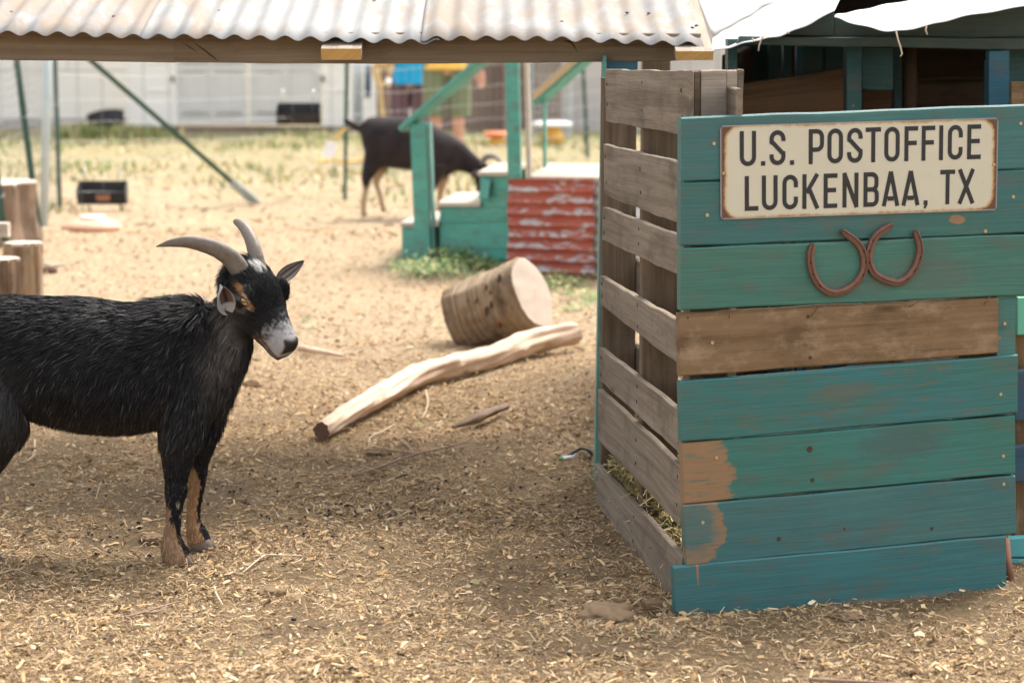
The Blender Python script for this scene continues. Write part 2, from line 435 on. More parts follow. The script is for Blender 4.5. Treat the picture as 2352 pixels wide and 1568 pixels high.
M['bark'] = m_wood('barkless_stump_wood', (.17, .115, .07), (.43, .33, .22), (.05, .033, .022), stain=.85, bump=1.2, fine=.7, dirt=(.38, .20, .085))
M['cut'] = m_plain('sawn_wood_face', (.56, .47, .39), .8, var=.14, sc=14)
M['logwood'] = m_wood('bleached_log_wood', (.66, .48, .36), (.80, .66, .53), (.30, .18, .115), stain=.5, bump=1.4, fine=.8, dirt=(.40, .26, .16))
M['log_end'] = m_plain('dark_log_end', (.12, .07, .045), .9, var=.4, sc=50)
M['twig'] = m_plain('dry_twig', (.28, .19, .14), .9, var=.25, sc=30)
M['twig_pale'] = m_plain('pale_dry_twig', (.56, .44, .32), .9, var=.2, sc=30)

# ------------------------------------------------------------------ ground
def make_ground():
    ys = np.concatenate([np.array([-60, -20, -5, 0, 2, 3.2]), np.arange(3.6, 10, .03), np.arange(10, 17, .12), np.arange(17, 32, .6), np.array([36, 45, 60, 100, 200, 500, 1200])])
    t = np.linspace(-1, 1, 181)
    X = np.zeros((len(ys), 181)); Y = np.zeros_like(X)
    for i, y in enumerate(ys):
        w = max(2.6, .33 * abs(y) + 1.2)
        x = t * w; out = np.abs(t) > .93
        x = np.where(out, np.sign(t) * (w * .93 + (np.abs(t) - .93) / .07 * (900 if y > 30 or y < 0 else 300)), x)
        X[i] = x; Y[i] = y
    fade = np.clip((np.abs(X) < 60).astype(float), 0, 1)
    Z = gh(X, Y) * fade
    V = np.stack([X.ravel(), Y.ravel(), Z.ravel()], 1); m = 181; n = len(ys)
    a = (np.arange(n - 1)[:, None] * m + np.arange(m - 1)[None, :]).ravel()
    Fq = np.stack([a, a + 1, a + m + 1, a + m], 1)
    kk = vnoise(V[:, 0], V[:, 1], 2.2, 9) * .6 + vnoise(V[:, 0], V[:, 1], 6, 10) * .4 + np.clip((V[:, 1] - 7.0) * .12, 0, 1)
    o = obj('ground', V, Fq, M['ground'], None, True, cols=np.repeat(kk[:, None], 3, axis=1))
    tag(o, 'trampled straw-covered dirt of the yard, turning to dry lawn by the barn', 'ground', kind='structure')
make_ground()

# ------------------------------------------------------------------ loose chips and straw (uncountable)
def attr_mat(name, rough=.85, spec=.15, sheen=0):
    n = NT(name, rough, spec); n.col(n.attr()); return n.m
M['litter'] = attr_mat('straw_and_wood_chips')
PAL = np.array([(.47, .335, .185), (.55, .415, .25), (.63, .51, .345), (.40, .26, .13), (.24, .155, .09), (.32, .23, .14), (.47, .305, .14), (.12, .09, .058), (.27, .27, .13)])
PW = np.array([.22, .15, .045, .17, .15, .14, .07, .05, .005])
def chips(N, y0, y1, lmin, lmax, asp=(.15, .5), margin=.3, thick=.004, lift=.008, seed=1, pal=PAL, pw=PW, wfac=.218, ymode=1.0, dens=True):
    r = np.random.default_rng(seed)
    y = y0 + (y1 - y0) * r.random(N) ** ymode
    x = (r.random(N) * 2 - 1) * (wfac * y + margin)
    if dens:
        k = vnoise(x, y, 2.2, 9) * .6 + vnoise(x, y, 6, 10) * .4
        keep = r.random(N) < np.clip((k - .22) * 2.4 + np.clip((y - 6.5) * .3, 0, .5), .20, 1)
        x, y = x[keep], y[keep]; N = len(x)
    z = gh(x, y)
    L = lmin + (lmax - lmin) * r.random(N) ** 2.2; Wd = L * (asp[0] + (asp[1] - asp[0]) * r.random(N) ** 1.6)
    az = r.random(N) * math.pi * 2; tl = (r.normal(size=N) * .22); rl = r.normal(size=N) * .45
    d = np.stack([np.cos(az) * np.cos(tl), np.sin(az) * np.cos(tl), np.sin(tl)], 1)
    s0 = np.stack([-np.sin(az), np.cos(az), np.zeros(N)], 1); u0 = np.cross(d, s0)
    s = s0 * np.cos(rl)[:, None] + u0 * np.sin(rl)[:, None]; u = np.cross(d, s)
    up = np.where(u[:, 2:3] < 0, -u, u)
    c = np.stack([x, y, z + .0015 + np.abs(np.sin(tl)) * L * .5 + np.abs(np.sin(rl)) * Wd * .5 + r.random(N) ** 3 * lift], 1)
    h = d * (L / 2)[:, None]; w = s * (Wd / 2)[:, None]; b = up * (L * .12 * r.normal(size=N))[:, None]
    V = np.stack([c - h - w * .8, c - h + w * .6, c - w + b, c + w + b, c + h - w * .6, c + h + w * .9], 1).reshape(-1, 3)
    i = np.arange(N) * 6
    Fq = np.concatenate([np.stack([i, i + 1, i + 3, i + 2], 1), np.stack([i + 2, i + 3, i + 5, i + 4], 1)])
    C = pal[r.choice(len(pal), N, p=pw / pw.sum())] * (.75 + .5 * r.random((N, 1)))
    return V, Fq, np.repeat(C, 6, axis=0)
def join_np(lst):
    V, Fq, C = [], [], []; o = 0
    for v, f, c in lst: V.append(v); Fq.append(f + o); C.append(c); o += len(v)
    return np.concatenate(V), np.concatenate(Fq), np.concatenate(C)
LV = join_np([chips(42000, 2.6, 10.5, .004, .022, (.08, .5), seed=31, margin=1.7), chips(80000, 3.9, 9.4, .004, .018, (.15, .6), seed=1, ymode=1.15), chips(170000, 3.9, 9.4, .006, .030, (.05, .13), seed=12, ymode=1.15, lift=.010), chips(220000, 3.9, 9.0, .0025, .009, (.25, .8), seed=11, ymode=1.1, lift=.003),
              chips(26000, 3.9, 9.0, .014, .038, (.06, .25), seed=2, ymode=1.1, lift=.012), chips(9000, 3.9, 9, .012, .026, (.3, .65), seed=22, ymode=1.1, lift=.012),
              chips(5200, 3.9, 8.8, .03, .075, (.018, .04), seed=3, lift=.014, ymode=1.1),
              chips(60000, 9.0, 14.5, .008, .032, (.08, .4), seed=4, margin=.5, lift=.010),
              chips(16000, 13.5, 24, .02, .08, (.08, .3), seed=5, margin=1, lift=.02)])
o = obj('straw_litter', LV[0], LV[1], M['litter'], None, False, cols=LV[2])
tag(o, 'straw, hay bits and wood chips scattered over the dirt', 'straw', kind='stuff')

def pellets(N=900):
    r = np.random.default_rng(5); cl = [(-.42, 6.15, .16, 42), (-.30, 6.25, .10, 22), (-.05, 6.5, .22, 22), (-1.02, 5.9, .07, 12), (-.9, 6.5, .2, 10)]
    pts = [(r.uniform(-1.6, 1.5), r.uniform(4.3, 8.6)) for _ in range(120)]
    for cx, cy, s, k in cl: pts += [(r.normal(cx, s), r.normal(cy, s * .8)) for _ in range(k)]
    base = []; 
    for i in range(5):
        ph = -math.pi / 2 + math.pi * i / 4
        for k in range(6): base.append((math.cos(ph) * math.cos(k * math.pi / 3), math.cos(ph) * math.sin(k * math.pi / 3), math.sin(ph)))
    base = np.array(base); fq = []
    for i in range(4):
        for k in range(6): fq.append((i * 6 + k, i * 6 + (k + 1) % 6, (i + 1) * 6 + (k + 1) % 6, (i + 1) * 6 + k))
    fq = np.array(fq); out = []
    for (x, y) in pts:
        a = r.uniform(0, 3.1); s = r.uniform(.0032, .005); c, sn = math.cos(a), math.sin(a)
        b = base * np.array([s * 1.35, s, s * .9]); v = np.stack([b[:, 0] * c - b[:, 1] * sn + x, b[:, 0] * sn + b[:, 1] * c + y, b[:, 2] + float(gh(x, y)) + s * .9 + .002], 1)
        g = r.uniform(.6, 1.5); out.append((v, fq, np.tile(np.array([[.035, .03, .026]]) * g, (len(v), 1))))
    v, f, c = join_np(out)
    o = obj('goat_droppings', v, f, attr_mat('dark_pellets', .5, .4), None, True, cols=c)
    tag(o, 'small black goat pellets strewn over the dirt', 'droppings', kind='stuff')
pellets()

def tuft_mesh(name, label, spots, seed, cat='grass', leafy=False, pal=None):
    r = np.random.default_rng(seed); V = []; Fq = []; C = []
    if pal is None: pal = np.array([(.10, .19, .05), (.17, .26, .07), (.30, .33, .11), (.07, .13, .05), (.42, .37, .17)])
    for (x0, y0, rx, ry, n, h, w) in spots:
        for _ in range(n):
            x = r.normal(x0, rx * .5); y = r.normal(y0, ry * .5); z = float(gh(x, y)); a = r.uniform(0, 6.28)
            hh = h * r.uniform(.45, 1.1); ln = r.uniform(.1, .7) * hh * (1.8 if leafy else 1); ww = w * r.uniform(.6, 1.2)
            dx, dy = math.cos(a), math.sin(a); sx, sy = -dy * ww / 2, dx * ww / 2; k = len(V)
            if leafy:
                zz = z + r.uniform(.0, hh); px, py = x + dx * ln * .4, y + dy * ln * .4; l = ww * 2.2
                V += [(px - sx * .4, py - sy * .4, zz), (px + sx * .4, py + sy * .4, zz), (px + dx * l * .5 - sx * 1.4, py + dy * l * .5 - sy * 1.4, zz + l * .28), (px + dx * l * .5 + sx * 1.4, py + dy * l * .5 + sy * 1.4, zz + l * .28),
                      (px + dx * l - sx * .2, py + dy * l - sy * .2, zz + l * .1), (px + dx * l + sx * .2, py + dy * l + sy * .2, zz + l * .1)]
            else:
                V += [(x - sx, y - sy, z), (x + sx, y + sy, z), (x - sx * .8 + dx * ln * .35, y - sy * .8 + dy * ln * .35, z + hh * .6), (x + sx * .8 + dx * ln * .35, y + sy * .8 + dy * ln * .35, z + hh * .6),
                      (x - sx * .1 + dx * ln, y - sy * .1 + dy * ln, z + hh), (x + sx * .1 + dx * ln, y + sy * .1 + dy * ln, z + hh)]
            Fq += [(k, k + 1, k + 3, k + 2), (k + 2, k + 3, k + 5, k + 4)]
            C += [pal[r.integers(len(pal))] * r.uniform(.7, 1.3)] * 6
    o = obj(name, np.array(V), np.array(Fq), M['leaf'], None, False, cols=np.array(C))
    return tag(o, label, cat, kind='stuff')
M['leaf'] = attr_mat('green_leaves', .6, .25)
g = gnd
def spot(px, py, rx, ry, n, h, w): p = gnd(px, py); return (p.x, p.y, rx, ry, n, h, w)
tuft_mesh('ground_weeds', 'low green weeds growing at the foot of the teal steps', [spot(930, 612, .10, .25, 220, .05, .012), spot(990, 628, .16, .3, 600, .07, .013), spot(1050, 605, .2, .25, 700, .09, .014), spot(1110, 615, .14, .3, 400, .07, .013), spot(1100, 640, .12, .2, 160, .04, .012)], 3, 'weeds', True)
tuft_mesh('weed_patch', 'sparse green weeds in front of the red tin sheet', [spot(1290, 650, .14, .3, 260, .05, .012), spot(1345, 680, .12, .3, 160, .03, .012), spot(1320, 712, .1, .2, 60, .025, .01), spot(1235, 642, .08, .2, 60, .04, .01)], 4, 'weeds', True)
tuft_mesh('sprouts', 'tiny green sprouts between the chips behind the goat', [spot(700, 742, .02, .04, 14, .02, .008), spot(720, 760, .015, .03, 10, .02, .008), spot(540, 660, .03, .05, 16, .02, .008), spot(960, 970, .015, .02, 8, .02, .006), spot(320, 860, .01, .02, 6, .02, .006), spot(1500, 1462, .01, .01, 4, .012, .006), spot(290, 640, .03, .05, 12, .02, .008)], 5, 'weeds', True)
lawn = []
r_ = np.random.default_rng(8)
for _ in range(260):
    Yd = r_.uniform(15.5, 25.5); xx = r_.uniform(-1, 1) * (.24 * Yd)
    if vnoise(xx, Yd, .7, 31) > .5 or Yd > 23.3: lawn.append((xx, Yd, .5, .5, 26, .07, .02))
for px in (230, 260, 200, 300, 330, 180): p = gnd(px, 316); lawn.append((p.x, p.y, .35, .2, 120, .16, .02))
tuft_mesh('lawn_grass', 'patchy yellow-green grass growing before the white barn', lawn, 6, 'grass', False, np.array([(.22, .29, .09), (.34, .36, .14), (.52, .45, .22), (.15, .23, .07), (.6, .5, .28)]))

# ------------------------------------------------------------------ goat shelter roof, beam, rafters
sh = thing('roof_shelter', 'low shelter with rusty corrugated tin roof on a grey wooden beam', 'shelter', (0.25, 6.6, 0))
YB = 6.6
bt = [(-900, 78, 132), (0, 80, 138), (400, 84, 144), (800, 88, 147), (1240, 88, 145), (1610, 92, 139)]
mb = MB()
for i in range(len(bt) - 1):
    a, b = bt[i], bt[i + 1]
    V_, F_, U_ = plank_geo(at(a[0], a[1] - 14, YB), at(b[0], b[1] - 14, YB), at(b[0], b[2], YB), at(a[0], a[2], YB), (0, .04, 0), n=8, jit=.0006, uvo=(a[0] / 800, 3))
    mb.add(V_, F_[:-2] if 0 < i < len(bt) - 2 else F_, U_)
mb.build('beam', M['beam'], sh)
def crack(name, pts, Y, w, parent, plane=None):
    """a thin dark check in the wood, 1 mm proud"""
    P = [(plane.hit(*p) if plane else at(p[0], p[1], Y)) - Vector((0, .0012, 0)) for p in pts]
    V = []; 
    for i, p in enumerate(P):
        ww = w * (.15 + math.sin(math.pi * (i + .2) / (len(P) - .6)))
        V += [p + Vector((0, 0, ww)), p - Vector((0, 0, ww * .7))]
    Fq = [(2 * i, 2 * i + 1, 2 * i + 3, 2 * i + 2) for i in range(len(P) - 1)]
    return obj(name, V, Fq, M['crackm'], parent)
M['crackm'] = m_plain('dark_split', (.02, .014, .01), .95)
crack('split', [(444, 96), (458, 108), (470, 116), (482, 126), (494, 134), (502, 142)], YB, .0022, sh)
crack('split', [(418, 97), (432, 106), (442, 113), (452, 120)], YB, .0013, sh)
crack('split', [(1296, 94), (1310, 97), (1320, 108), (1326, 120)], YB, .0028, sh)
# roof sheet : corrugated, rises away from the viewer
def roof_edge(px):
    return float(np.interp(px, [-900, 0, 300, 600, 900, 1300, 1640], [60, 75, 86, 93, 95, 99, 106]))
RL = 1.5; SL = math.tan(R(13.5)); pitch_w = .0672
x0 = at(-900, 70, 6.5).x; x1 = at(1621, 105, 6.5).x
xs = np.arange(x0, x1, pitch_w / 8)
def roof_part(xa, xb, dz, name, mat):
    xs = np.arange(xa, xb + 1e-6, pitch_w / 8); A = []; B = []
    for x in xs:
        px = 1176 + x / 6.5 * F; e = at(px, roof_edge(px), 6.5)
        w = .0068 * math.cos(2 * math.pi * x / pitch_w)
        yy = 6.5 + (.02 * (vnoise(x, 0, 3, 77) - .5))
        A.append(Vector((x, yy, e.z + w + dz))); B.append(Vector((x, yy + RL, e.z + w + dz + RL * SL)))
    V, Fc, UV = sheet_geo(A, B, 10, lambda i, t: Vector((0, 0, .004 * math.sin(i * .05 + t * 7))), .0012)
    return obj(name, V, Fc, mat, sh, True, UV)
seam = [x0, at(365, 85, 6.5).x, at(1010, 95, 6.5).x, x1]
M['tin_b'] = m_metal('dull_corrugated_tin', (.315, .315, .305), (.26, .18, .115), .55, .85, .0, vscale=(9, 1.6, 1))
roof_part(seam[0], seam[1], .000, 'roof_sheet', M['tin'])
roof_part(seam[1] - .05, seam[2], .004, 'roof_sheet', M['tin_b'])
roof_part(seam[2] - .05, seam[3], .008, 'roof_sheet', M['tin'])
for px, py in ((26, 30), (70, 2), (262, 45), (504, 40), (1126, 13), (1185, 65), (1290, 65), (1490, 38), (1590, 68), (1600, 112 - 50), (1440, 100 - 60), (860, 12)):
    yy = 6.5 + (roof_edge(px) - py) / F * 6.8 / SL; p = at(px, py, yy); p.z = at(px, roof_edge(px), 6.5).z + (yy - 6.5) * SL + .008 * math.cos(2 * math.pi * p.x / pitch_w) + .006
    ball('roof_nail', p, .005, M['rust'], sh, (Vector((.0055, 0, 0)), Vector((0, .0055, 0)), Vector((0, 0, .003))), 8)
# rafters, flat laid, with freshly sawn ends
for (pa, pb, pt, pm, pbm, Yf) in ((737, 829, 91, 113, 137, 6.46), (1553, 1639, 60, 119, 138, 6.455)):
    a = at(pa, pm, Yf); b = at(pb, pm, Yf); hh = (at(pa, pm, Yf) - at(pa, pbm, Yf)).length
    Lr = RL + .02; dv = Vector((0, Lr, Lr * SL))
    th_dir = Vector((0, -SL, 1)).normalized()
    V = [a, b, b - Vector((0, -.012, hh)), a - Vector((0, -.012, hh))]; V += [v + dv for v in V]
    o = obj('rafter', V, [(0, 1, 5, 4), (3, 7, 6, 2), (0, 4, 7, 3), (1, 2, 6, 5), (4, 5, 6, 7)], M['slat2'], sh, uv=[(0, 0), (0, .09), (0, .13), (0, -.04), (2.4, 0), (2.4, .09), (2.4, .13), (2.4, -.04)])
    e = .0012
    V2 = [V[0] - Vector((0, e, -e)), V[1] - Vector((0, e, -e)), V[2] - Vector((0, e, e)), V[3] - Vector((0, e, e))]; V2 = V2 + [v + Vector((0, .004, 0)) for v in V2]
    obj('sawn_end', V2, [(3, 2, 1, 0), (4, 5, 6, 7), (0, 1, 5, 4), (1, 2, 6, 5), (2, 3, 7, 6), (3, 0, 4, 7)], M['fresh'], o, uv=[(0, 0), (.02, .09), (.02, .12), (0, .03)] * 2)
# rear posts and rear beam, left front post
def post_to(x, y, z1, name='post', w=.09):
    return bar(name, (x, y, -.02), (x, y, z1), w, w, M['beam'], sh, up=(0, 1, 0), n=6)
zb = at(800, 85, 6.5).z
bar('beam', (x0 + .1, 7.92, zb + 1.42 * SL - .065), (x1 - .05, 7.92, zb + 1.42 * SL - .065), .04, .09, M['beam'], sh)
post_to(x0 + .12, 7.96, zb + 1.42 * SL - .1); post_to(x0 + .12, 6.66, 1.14)
post_to(.47, 7.96, zb + 1.42 * SL - .1)
# right front post: pale edge board, and a bluer one painting its shadowed inside
pp = at(1388, 140, 6.56); pq = gnd(1368, 1128)
YP = 6.53
plank('post', at(1385, 128, YP), at(1393, 128, YP), at(1376.5, 1125, YP), at(1366, 1125, YP), (0, .11, 0), M['teal_pl'], sh, jit=.0006, uvo=(0, 3))
plank('post', at(1394, 128, YP + .075), at(1465, 128, YP + .075), at(1447, 1100, YP + .075), at(1377.5, 1100, YP + .075), (0, .022, 0), M['blue_st'], sh)

# ------------------------------------------------------------------ the post office crate
PF = Plane((.358, 5.14), (1.121, 5.38))                 # painted front
crate = thing('post_office_stall', 'waist-high stall of grey pallets with a teal plank front', 'stall', (.7, 5.7, 0))
fp = obj('front_panel', *plank_geo(PF.hit(1600, 300) - PF.n * .03, PF.hit(1630, 299) - PF.n * .03, PF.hit(1622, 1400) - PF.n * .03, PF.hit(1592, 1402) - PF.n * .03, -PF.n * .04)[:2], M['dark_wood'], crate)
T1, T2 = (.034, .125, .124), (.053, .165, .155)
G1, G2 = (.037, .135, .105), (.058, .17, .130)
B1, B2 = (.036, .122, .128), (.052, .155, .145)
RB = (.26, .155, .08)
boards = [  # name, TL, TR, BR, BL (layout), material, extra thickness offset
    ('plank', (1565, 270), (2392, 238.5), (2392, 386), (1564, 417), m_teal('teal_board_a', T1, T2, RB, .70, stain=(.2, .10, .3, .05, (.05, .10, .10), .4)), 0, 0),
    ('plank', (1564, 421), (2392, 388), (2392, 534), (1563, 566), m_teal('teal_board_b', B1, G1, RB, .68, patch=[(.66, .10, .016, .012, False), (.655, .035, .020, .010, False), (.665, .066, .006, .006, False)]), 0, 0),
    ('plank', (1562, 570), (2392, 536), (2392, 676), (1562, 712), m_teal('teal_board_c', G1, G2, RB, .70, stain=(.60, .06, .12, .05, (.09, .10, .08), .5)), 0, -.004),
    ('plank', (1561, 719), (2293, 684), (2292.5, 811), (1563, 864), M['brownboard'], .001, 0),
    ('plank', (1562, 876.5), (2337, 814), (2336, 948), (1565, 1015), m_teal('teal_board_e', G1, (.03, .15, .165), RB, .63, stain=(.38, .08, .10, .025, (.11, .10, .07), .6)), 0, -.002),
    ('plank', (1567, 1018.5), (2331, 953), (2332, 1087), (1572, 1157), m_teal('teal_board_f', G1, (.035, .17, .15), RB, .67, patch=[(.0, .04, .115, .17, False)], stain=(.52, .095, .13, .05, (.06, .09, .09), .5)), 0, 0),
    ('plank', (1569, 1160.5), (2332, 1091), (2334, 1225), (1578, 1299), m_teal('teal_board_g', B1, B2, RB, .72, patch=[(.02, .085, .077, .085, True), (.047, -.01, .004, .03, False)]), 0, -.001),
    ('plank', (1544, 1299.5), (2306, 1228.5), (2308, 1356), (1551, 1432), m_teal('teal_board_h', B1, (.035, .16, .17), RB, .655, patch=[(.055, .13, .003, .05, False)], stain=(.38, -.004, .55, .022, (.22, .16, .10), .75)), 0, -.008),
]
BO = []
for k, (nm, tl, tr, br, bl, mt, xo, no) in enumerate(boards):
    q = [PF.hit(*p) + PF.n * (-no) * 1 for p in (tl, tr, br, bl)]
    sgn = -1 if True else 1
    q = [p + PF.n * 0 for p in q]
    b = plank(nm, *q, -PF.n * .022, mt, fp, n=16, jit=.0007, ch=.003, uvo=(0, 0) if mt != M['brownboard'] else (4, 4))
    BO.append(b)
b = plank('corner_board', PF.hit(2294, 660) - PF.n * .006, PF.hit(2338, 658) - PF.n * .006, PF.hit(2335, 830) - PF.n * .006, PF.hit(2293, 834) - PF.n * .006, -PF.n * .014, m_teal('teal_board_i', G1, T2, RB, .7), fp, n=4)
plank('corner_board', PF.hit(2290, 900) - PF.n * .024, PF.hit(2326, 900) - PF.n * .024, PF.hit(2300, 1345) - PF.n * .024, PF.hit(2270, 1348) - PF.n * .024, -PF.n * .03, M['dark_wood'], fp, n=4)
b.name = 'corner_board'
# screws
def screw_mesh():
    me = bpy.data.meshes.new('screw'); bm = bmesh.new()
    bmesh.ops.create_cone(bm, cap_ends=True, segments=12, radius1=.0046, radius2=.0036, depth=.003)
    bm.to_mesh(me); bm.free(); me.materials.append(M['screw']); return me
SM = screw_mesh(); HM = bpy.data.meshes.new('nail_hole'); bm = bmesh.new(); bmesh.ops.create_cone(bm, cap_ends=True, segments=10, radius1=.005, radius2=.0038, depth=.0012); bm.to_mesh(HM); bm.free(); HM.materials.append(m_plain('dark_nail_hole', (.07, .042, .028), .9))
rotm = PF.n.to_track_quat('Z', 'Y').to_euler()
def stud(px, py, k, mesh=None, nm='screw', s=1):
    o = bpy.data.objects.new(nm, mesh or SM); COL.objects.link(o); o.parent = BO[k]
    off = boards[k][6]
    o.location = PF.hit(px, py) + PF.n * (-off + .0006) - crate.location; o.rotation_euler = rotm; o.scale = (s, s, 1)
for (x, y, k) in ((1639.5, 330, 0), (2344, 284, 0), (1624, 494, 1), (2327, 452, 1), (2263, 531, 1), (1658, 644, 2), (1701, 662, 2), (2310, 577, 2), (2312, 588, 2), (1636, 787, 3), (1621, 946, 4), (2298, 905, 4), (1645, 1051, 5), (2304, 1047, 5), (2305, 1111, 6), (1614, 1199, 6), (1561, 1325, 7), (2277, 1299, 7), (1617, 1371, 7), (2310, 744, 4)):
    if (x, y) == (2310, 744):
        o = bpy.data.objects.new('screw', SM); COL.objects.link(o); o.parent = b; o.location = PF.hit(x, y) + PF.n * (-.005) - crate.location; o.rotation_euler = rotm; continue
    stud(x, y, k)
for (x, y, k, s) in ((2184, 571, 2, 1.3), (2180, 650, 2, 1.6), (1684, 644, 2, .7), (1580, 730, 3, .6), (1856, 727, 3, 1.1), (1861, 821, 3, 1.1), (2083, 776, 3, 1.6), (1646, 849, 3, .001), (1674, 892, 4, 1.2), (1674, 983, 4, 1.1), (2266, 844, 4, 1.2), (2270, 934, 4, 1.1), (1860, 1031, 5, 1.5), (1866, 1102, 5, 1.1), (1864, 925, 4, .6), (1939, 1214, 6, .7), (2140, 1213, 6, 1.0), (1788, 1237, 6, 1.5), (1975, 1330, 7, 1.9), (2284, 1267, 7, 1.0), (2285, 1340, 7, 1.0), (1570, 1362, 7, 1.0), (1584, 1378, 7, .8), (1768, 1294, 7, .9)):
    if s > .01: stud(x, y, k, HM, 'nail_hole', s)
for (xa, ya, xb, yb, k) in ((1676, 706, 1668, 729, 3), (1880, 702, 1855, 725, 3), (2117, 686, 2080, 703, 3), (2272, 680, 2252, 697, 3)):
    tube('bent_nail', [PF.hit(xa, ya) + PF.n * .002, PF.hit((xa + xb) / 2, (ya + yb) / 2) + PF.n * .012, PF.hit(xb, yb) + PF.n * .016], .0014, M['rust'], BO[k], 6)

# side pallet: outer slats, stringers, inner slats
PA, PB = (.2165, 6.40), (.372, 5.17)
PS = Plane(PA, PB); nin = Vector((PS.t.y, -PS.t.x, 0));
if nin.x < 0: nin = -nin
def stringer(t, name, parent, z0=.06, z1=1.12, dep=.09, w=.036):
    c = Vector((PA[0], PA[1], 0)).lerp(Vector((PB[0], PB[1], 0)), t) + nin * .0165
    e = PS.t * (w / 2)
    V, Fc, UV = plank_geo(c - e + Vector((0, 0, z0)), c - e + Vector((0, 0, z1)), c + e + Vector((0, 0, z1)), c + e + Vector((0, 0, z0)), nin * dep, n=14, jit=.0015)
    return obj(name, V, Fc, M['dark_wood'], parent, False, UV)
sidep = stringer(.022, 'side_pallet', crate)
stringer(.50, 'stringer', sidep); stringer(.955, 'stringer', sidep, z1=1.01)
SL_ = [((1389.5, 159), (1574, 163), (1577, 312), (1391, 279)), ((1386.5, 331), (1571, 376), (1571, 519), (1388, 449)), ((1384, 476), (1570, 546), (1569, 637), (1382.5, 551)),
       ((1377, 634), (1570, 745), (1570, 846), (1378.5, 700)), ((1375.5, 798), (1570, 950), (1569, 1048), (1376, 873)), ((1374, 893), (1567, 1075), (1563, 1210), (1374, 1009)), ((1367.5, 1064), (1568, 1279), (1552, 1431), (1368.5, 1150))]
for q in SL_:
    P4 = [PS.hit(*p) for p in q]
    plank('slat', P4[0], P4[1], P4[2], P4[3], nin * .016, M['slat'], sidep, n=18, jit=.0011, ch=.0015)
def on_side(t, z, off): return Vector((PA[0], PA[1], z)).lerp(Vector((PB[0], PB[1], z)), t) + nin * off
for z0, z1 in ((1.04, 1.13), (.55, .64), (.33, .41), (.06, .15)):
    plank('slat', on_side(0, z1, .108), on_side(1, z1, .108), on_side(1, z0, .108), on_side(0, z0, .108), nin * .015, M['slat'], sidep, n=10, jit=.002)
# nail marks on slats
NM = bpy.data.meshes.new('nail'); bm = bmesh.new(); bmesh.ops.create_cone(bm, cap_ends=True, segments=8, radius1=.0035, radius2=.0028, depth=.001); bm.to_mesh(NM); bm.free(); NM.materials.append(M['crackm'])
rs = (-nin).to_track_quat('Z', 'Y').to_euler()
sl_objs = [c for c in sidep.children if c.name.startswith('slat')]
for i, q in enumerate(SL_):
    P4 = [PS.hit(*p) for p in q]
    for tx in (.03, .50, .955):
        for ty in (.25, .72):
            p = P4[0].lerp(P4[1], tx).lerp(P4[3].lerp(P4[2], tx), ty)
            o = bpy.data.objects.new('nail', NM); COL.objects.link(o); o.parent = sidep; o.location = p - nin * .0008 - crate.location + PS.t * random.uniform(-.006, .006) + Vector((0, 0, random.uniform(-.008, .008))); o.rotation_euler = rs
            o.scale = (random.uniform(.8, 1.3), random.uniform(.8, 1.8), 1)
# front pallet behind the painted boards, vertical boards showing over the top
FPk = Plane((.40, 5.25), (1.13, 5.48))
frontp = plank('front_pallet', FPk.hit(1596, 163), FPk.hit(1608, 163), FPk.hit(1600, 1330), FPk.hit(1588, 1330), -FPk.n * .06, M['dark_wood'], crate)
plank('slat', FPk.hit(1611, 163), FPk.hit(1669, 161.5), FPk.hit(1660, 1330), FPk.hit(1604, 1330), -FPk.n * .018, M['slat2'], frontp, n=12, jit=.001)
plank('slat', FPk.hit(1670.5, 161.5), FPk.hit(1694, 161), FPk.hit(1688, 1330), FPk.hit(1662, 1330), -FPk.n * .018, M['slat2'], frontp, n=12, jit=.001)
plank('slat', FPk.hit(1695, 160), FPk.hit(1709, 161), FPk.hit(1706, 226), FPk.hit(1695, 236), -FPk.n * .018, M['slat'], frontp, n=4)
plank('slat', FPk.hit(1568, 163.5), FPk.hit(1594.5, 163), FPk.hit(1588, 1330), FPk.hit(1575, 1330), -FPk.n * .018, M['slat2'], frontp, n=6)
plank('slat', FPk.hit(1860, 820), FPk.hit(1890, 820), FPk.hit(1890, 1330), FPk.hit(1850, 1330), -FPk.n * .018, M['dark_wood'], frontp, n=4)
# right and rear sides of the stall
Rg = Vector((1.10, 5.42, 0)); Rr = Vector((1.03, 6.5, 0)); dR = (Rr - Rg).normalized(); nR = Vector((-.998, -.06, 0))
rightp = plank('right_pallet', Rg + Vector((0, 0, .98)), Rg + dR * .04 + Vector((0, 0, .98)), Rg + dR * .04, Rg, nR * .09, M['dark_wood'], crate)
for z in (.03, .2, .37, .54, .71, .87):
    plank('slat', Rg + Vector((0, 0, z + .1)), Rr + Vector((0, 0, z + .1)), Rr + Vector((0, 0, z)), Rg + Vector((0, 0, z)), -nR * .016, M['slat'], rightp, n=8, jit=.002)
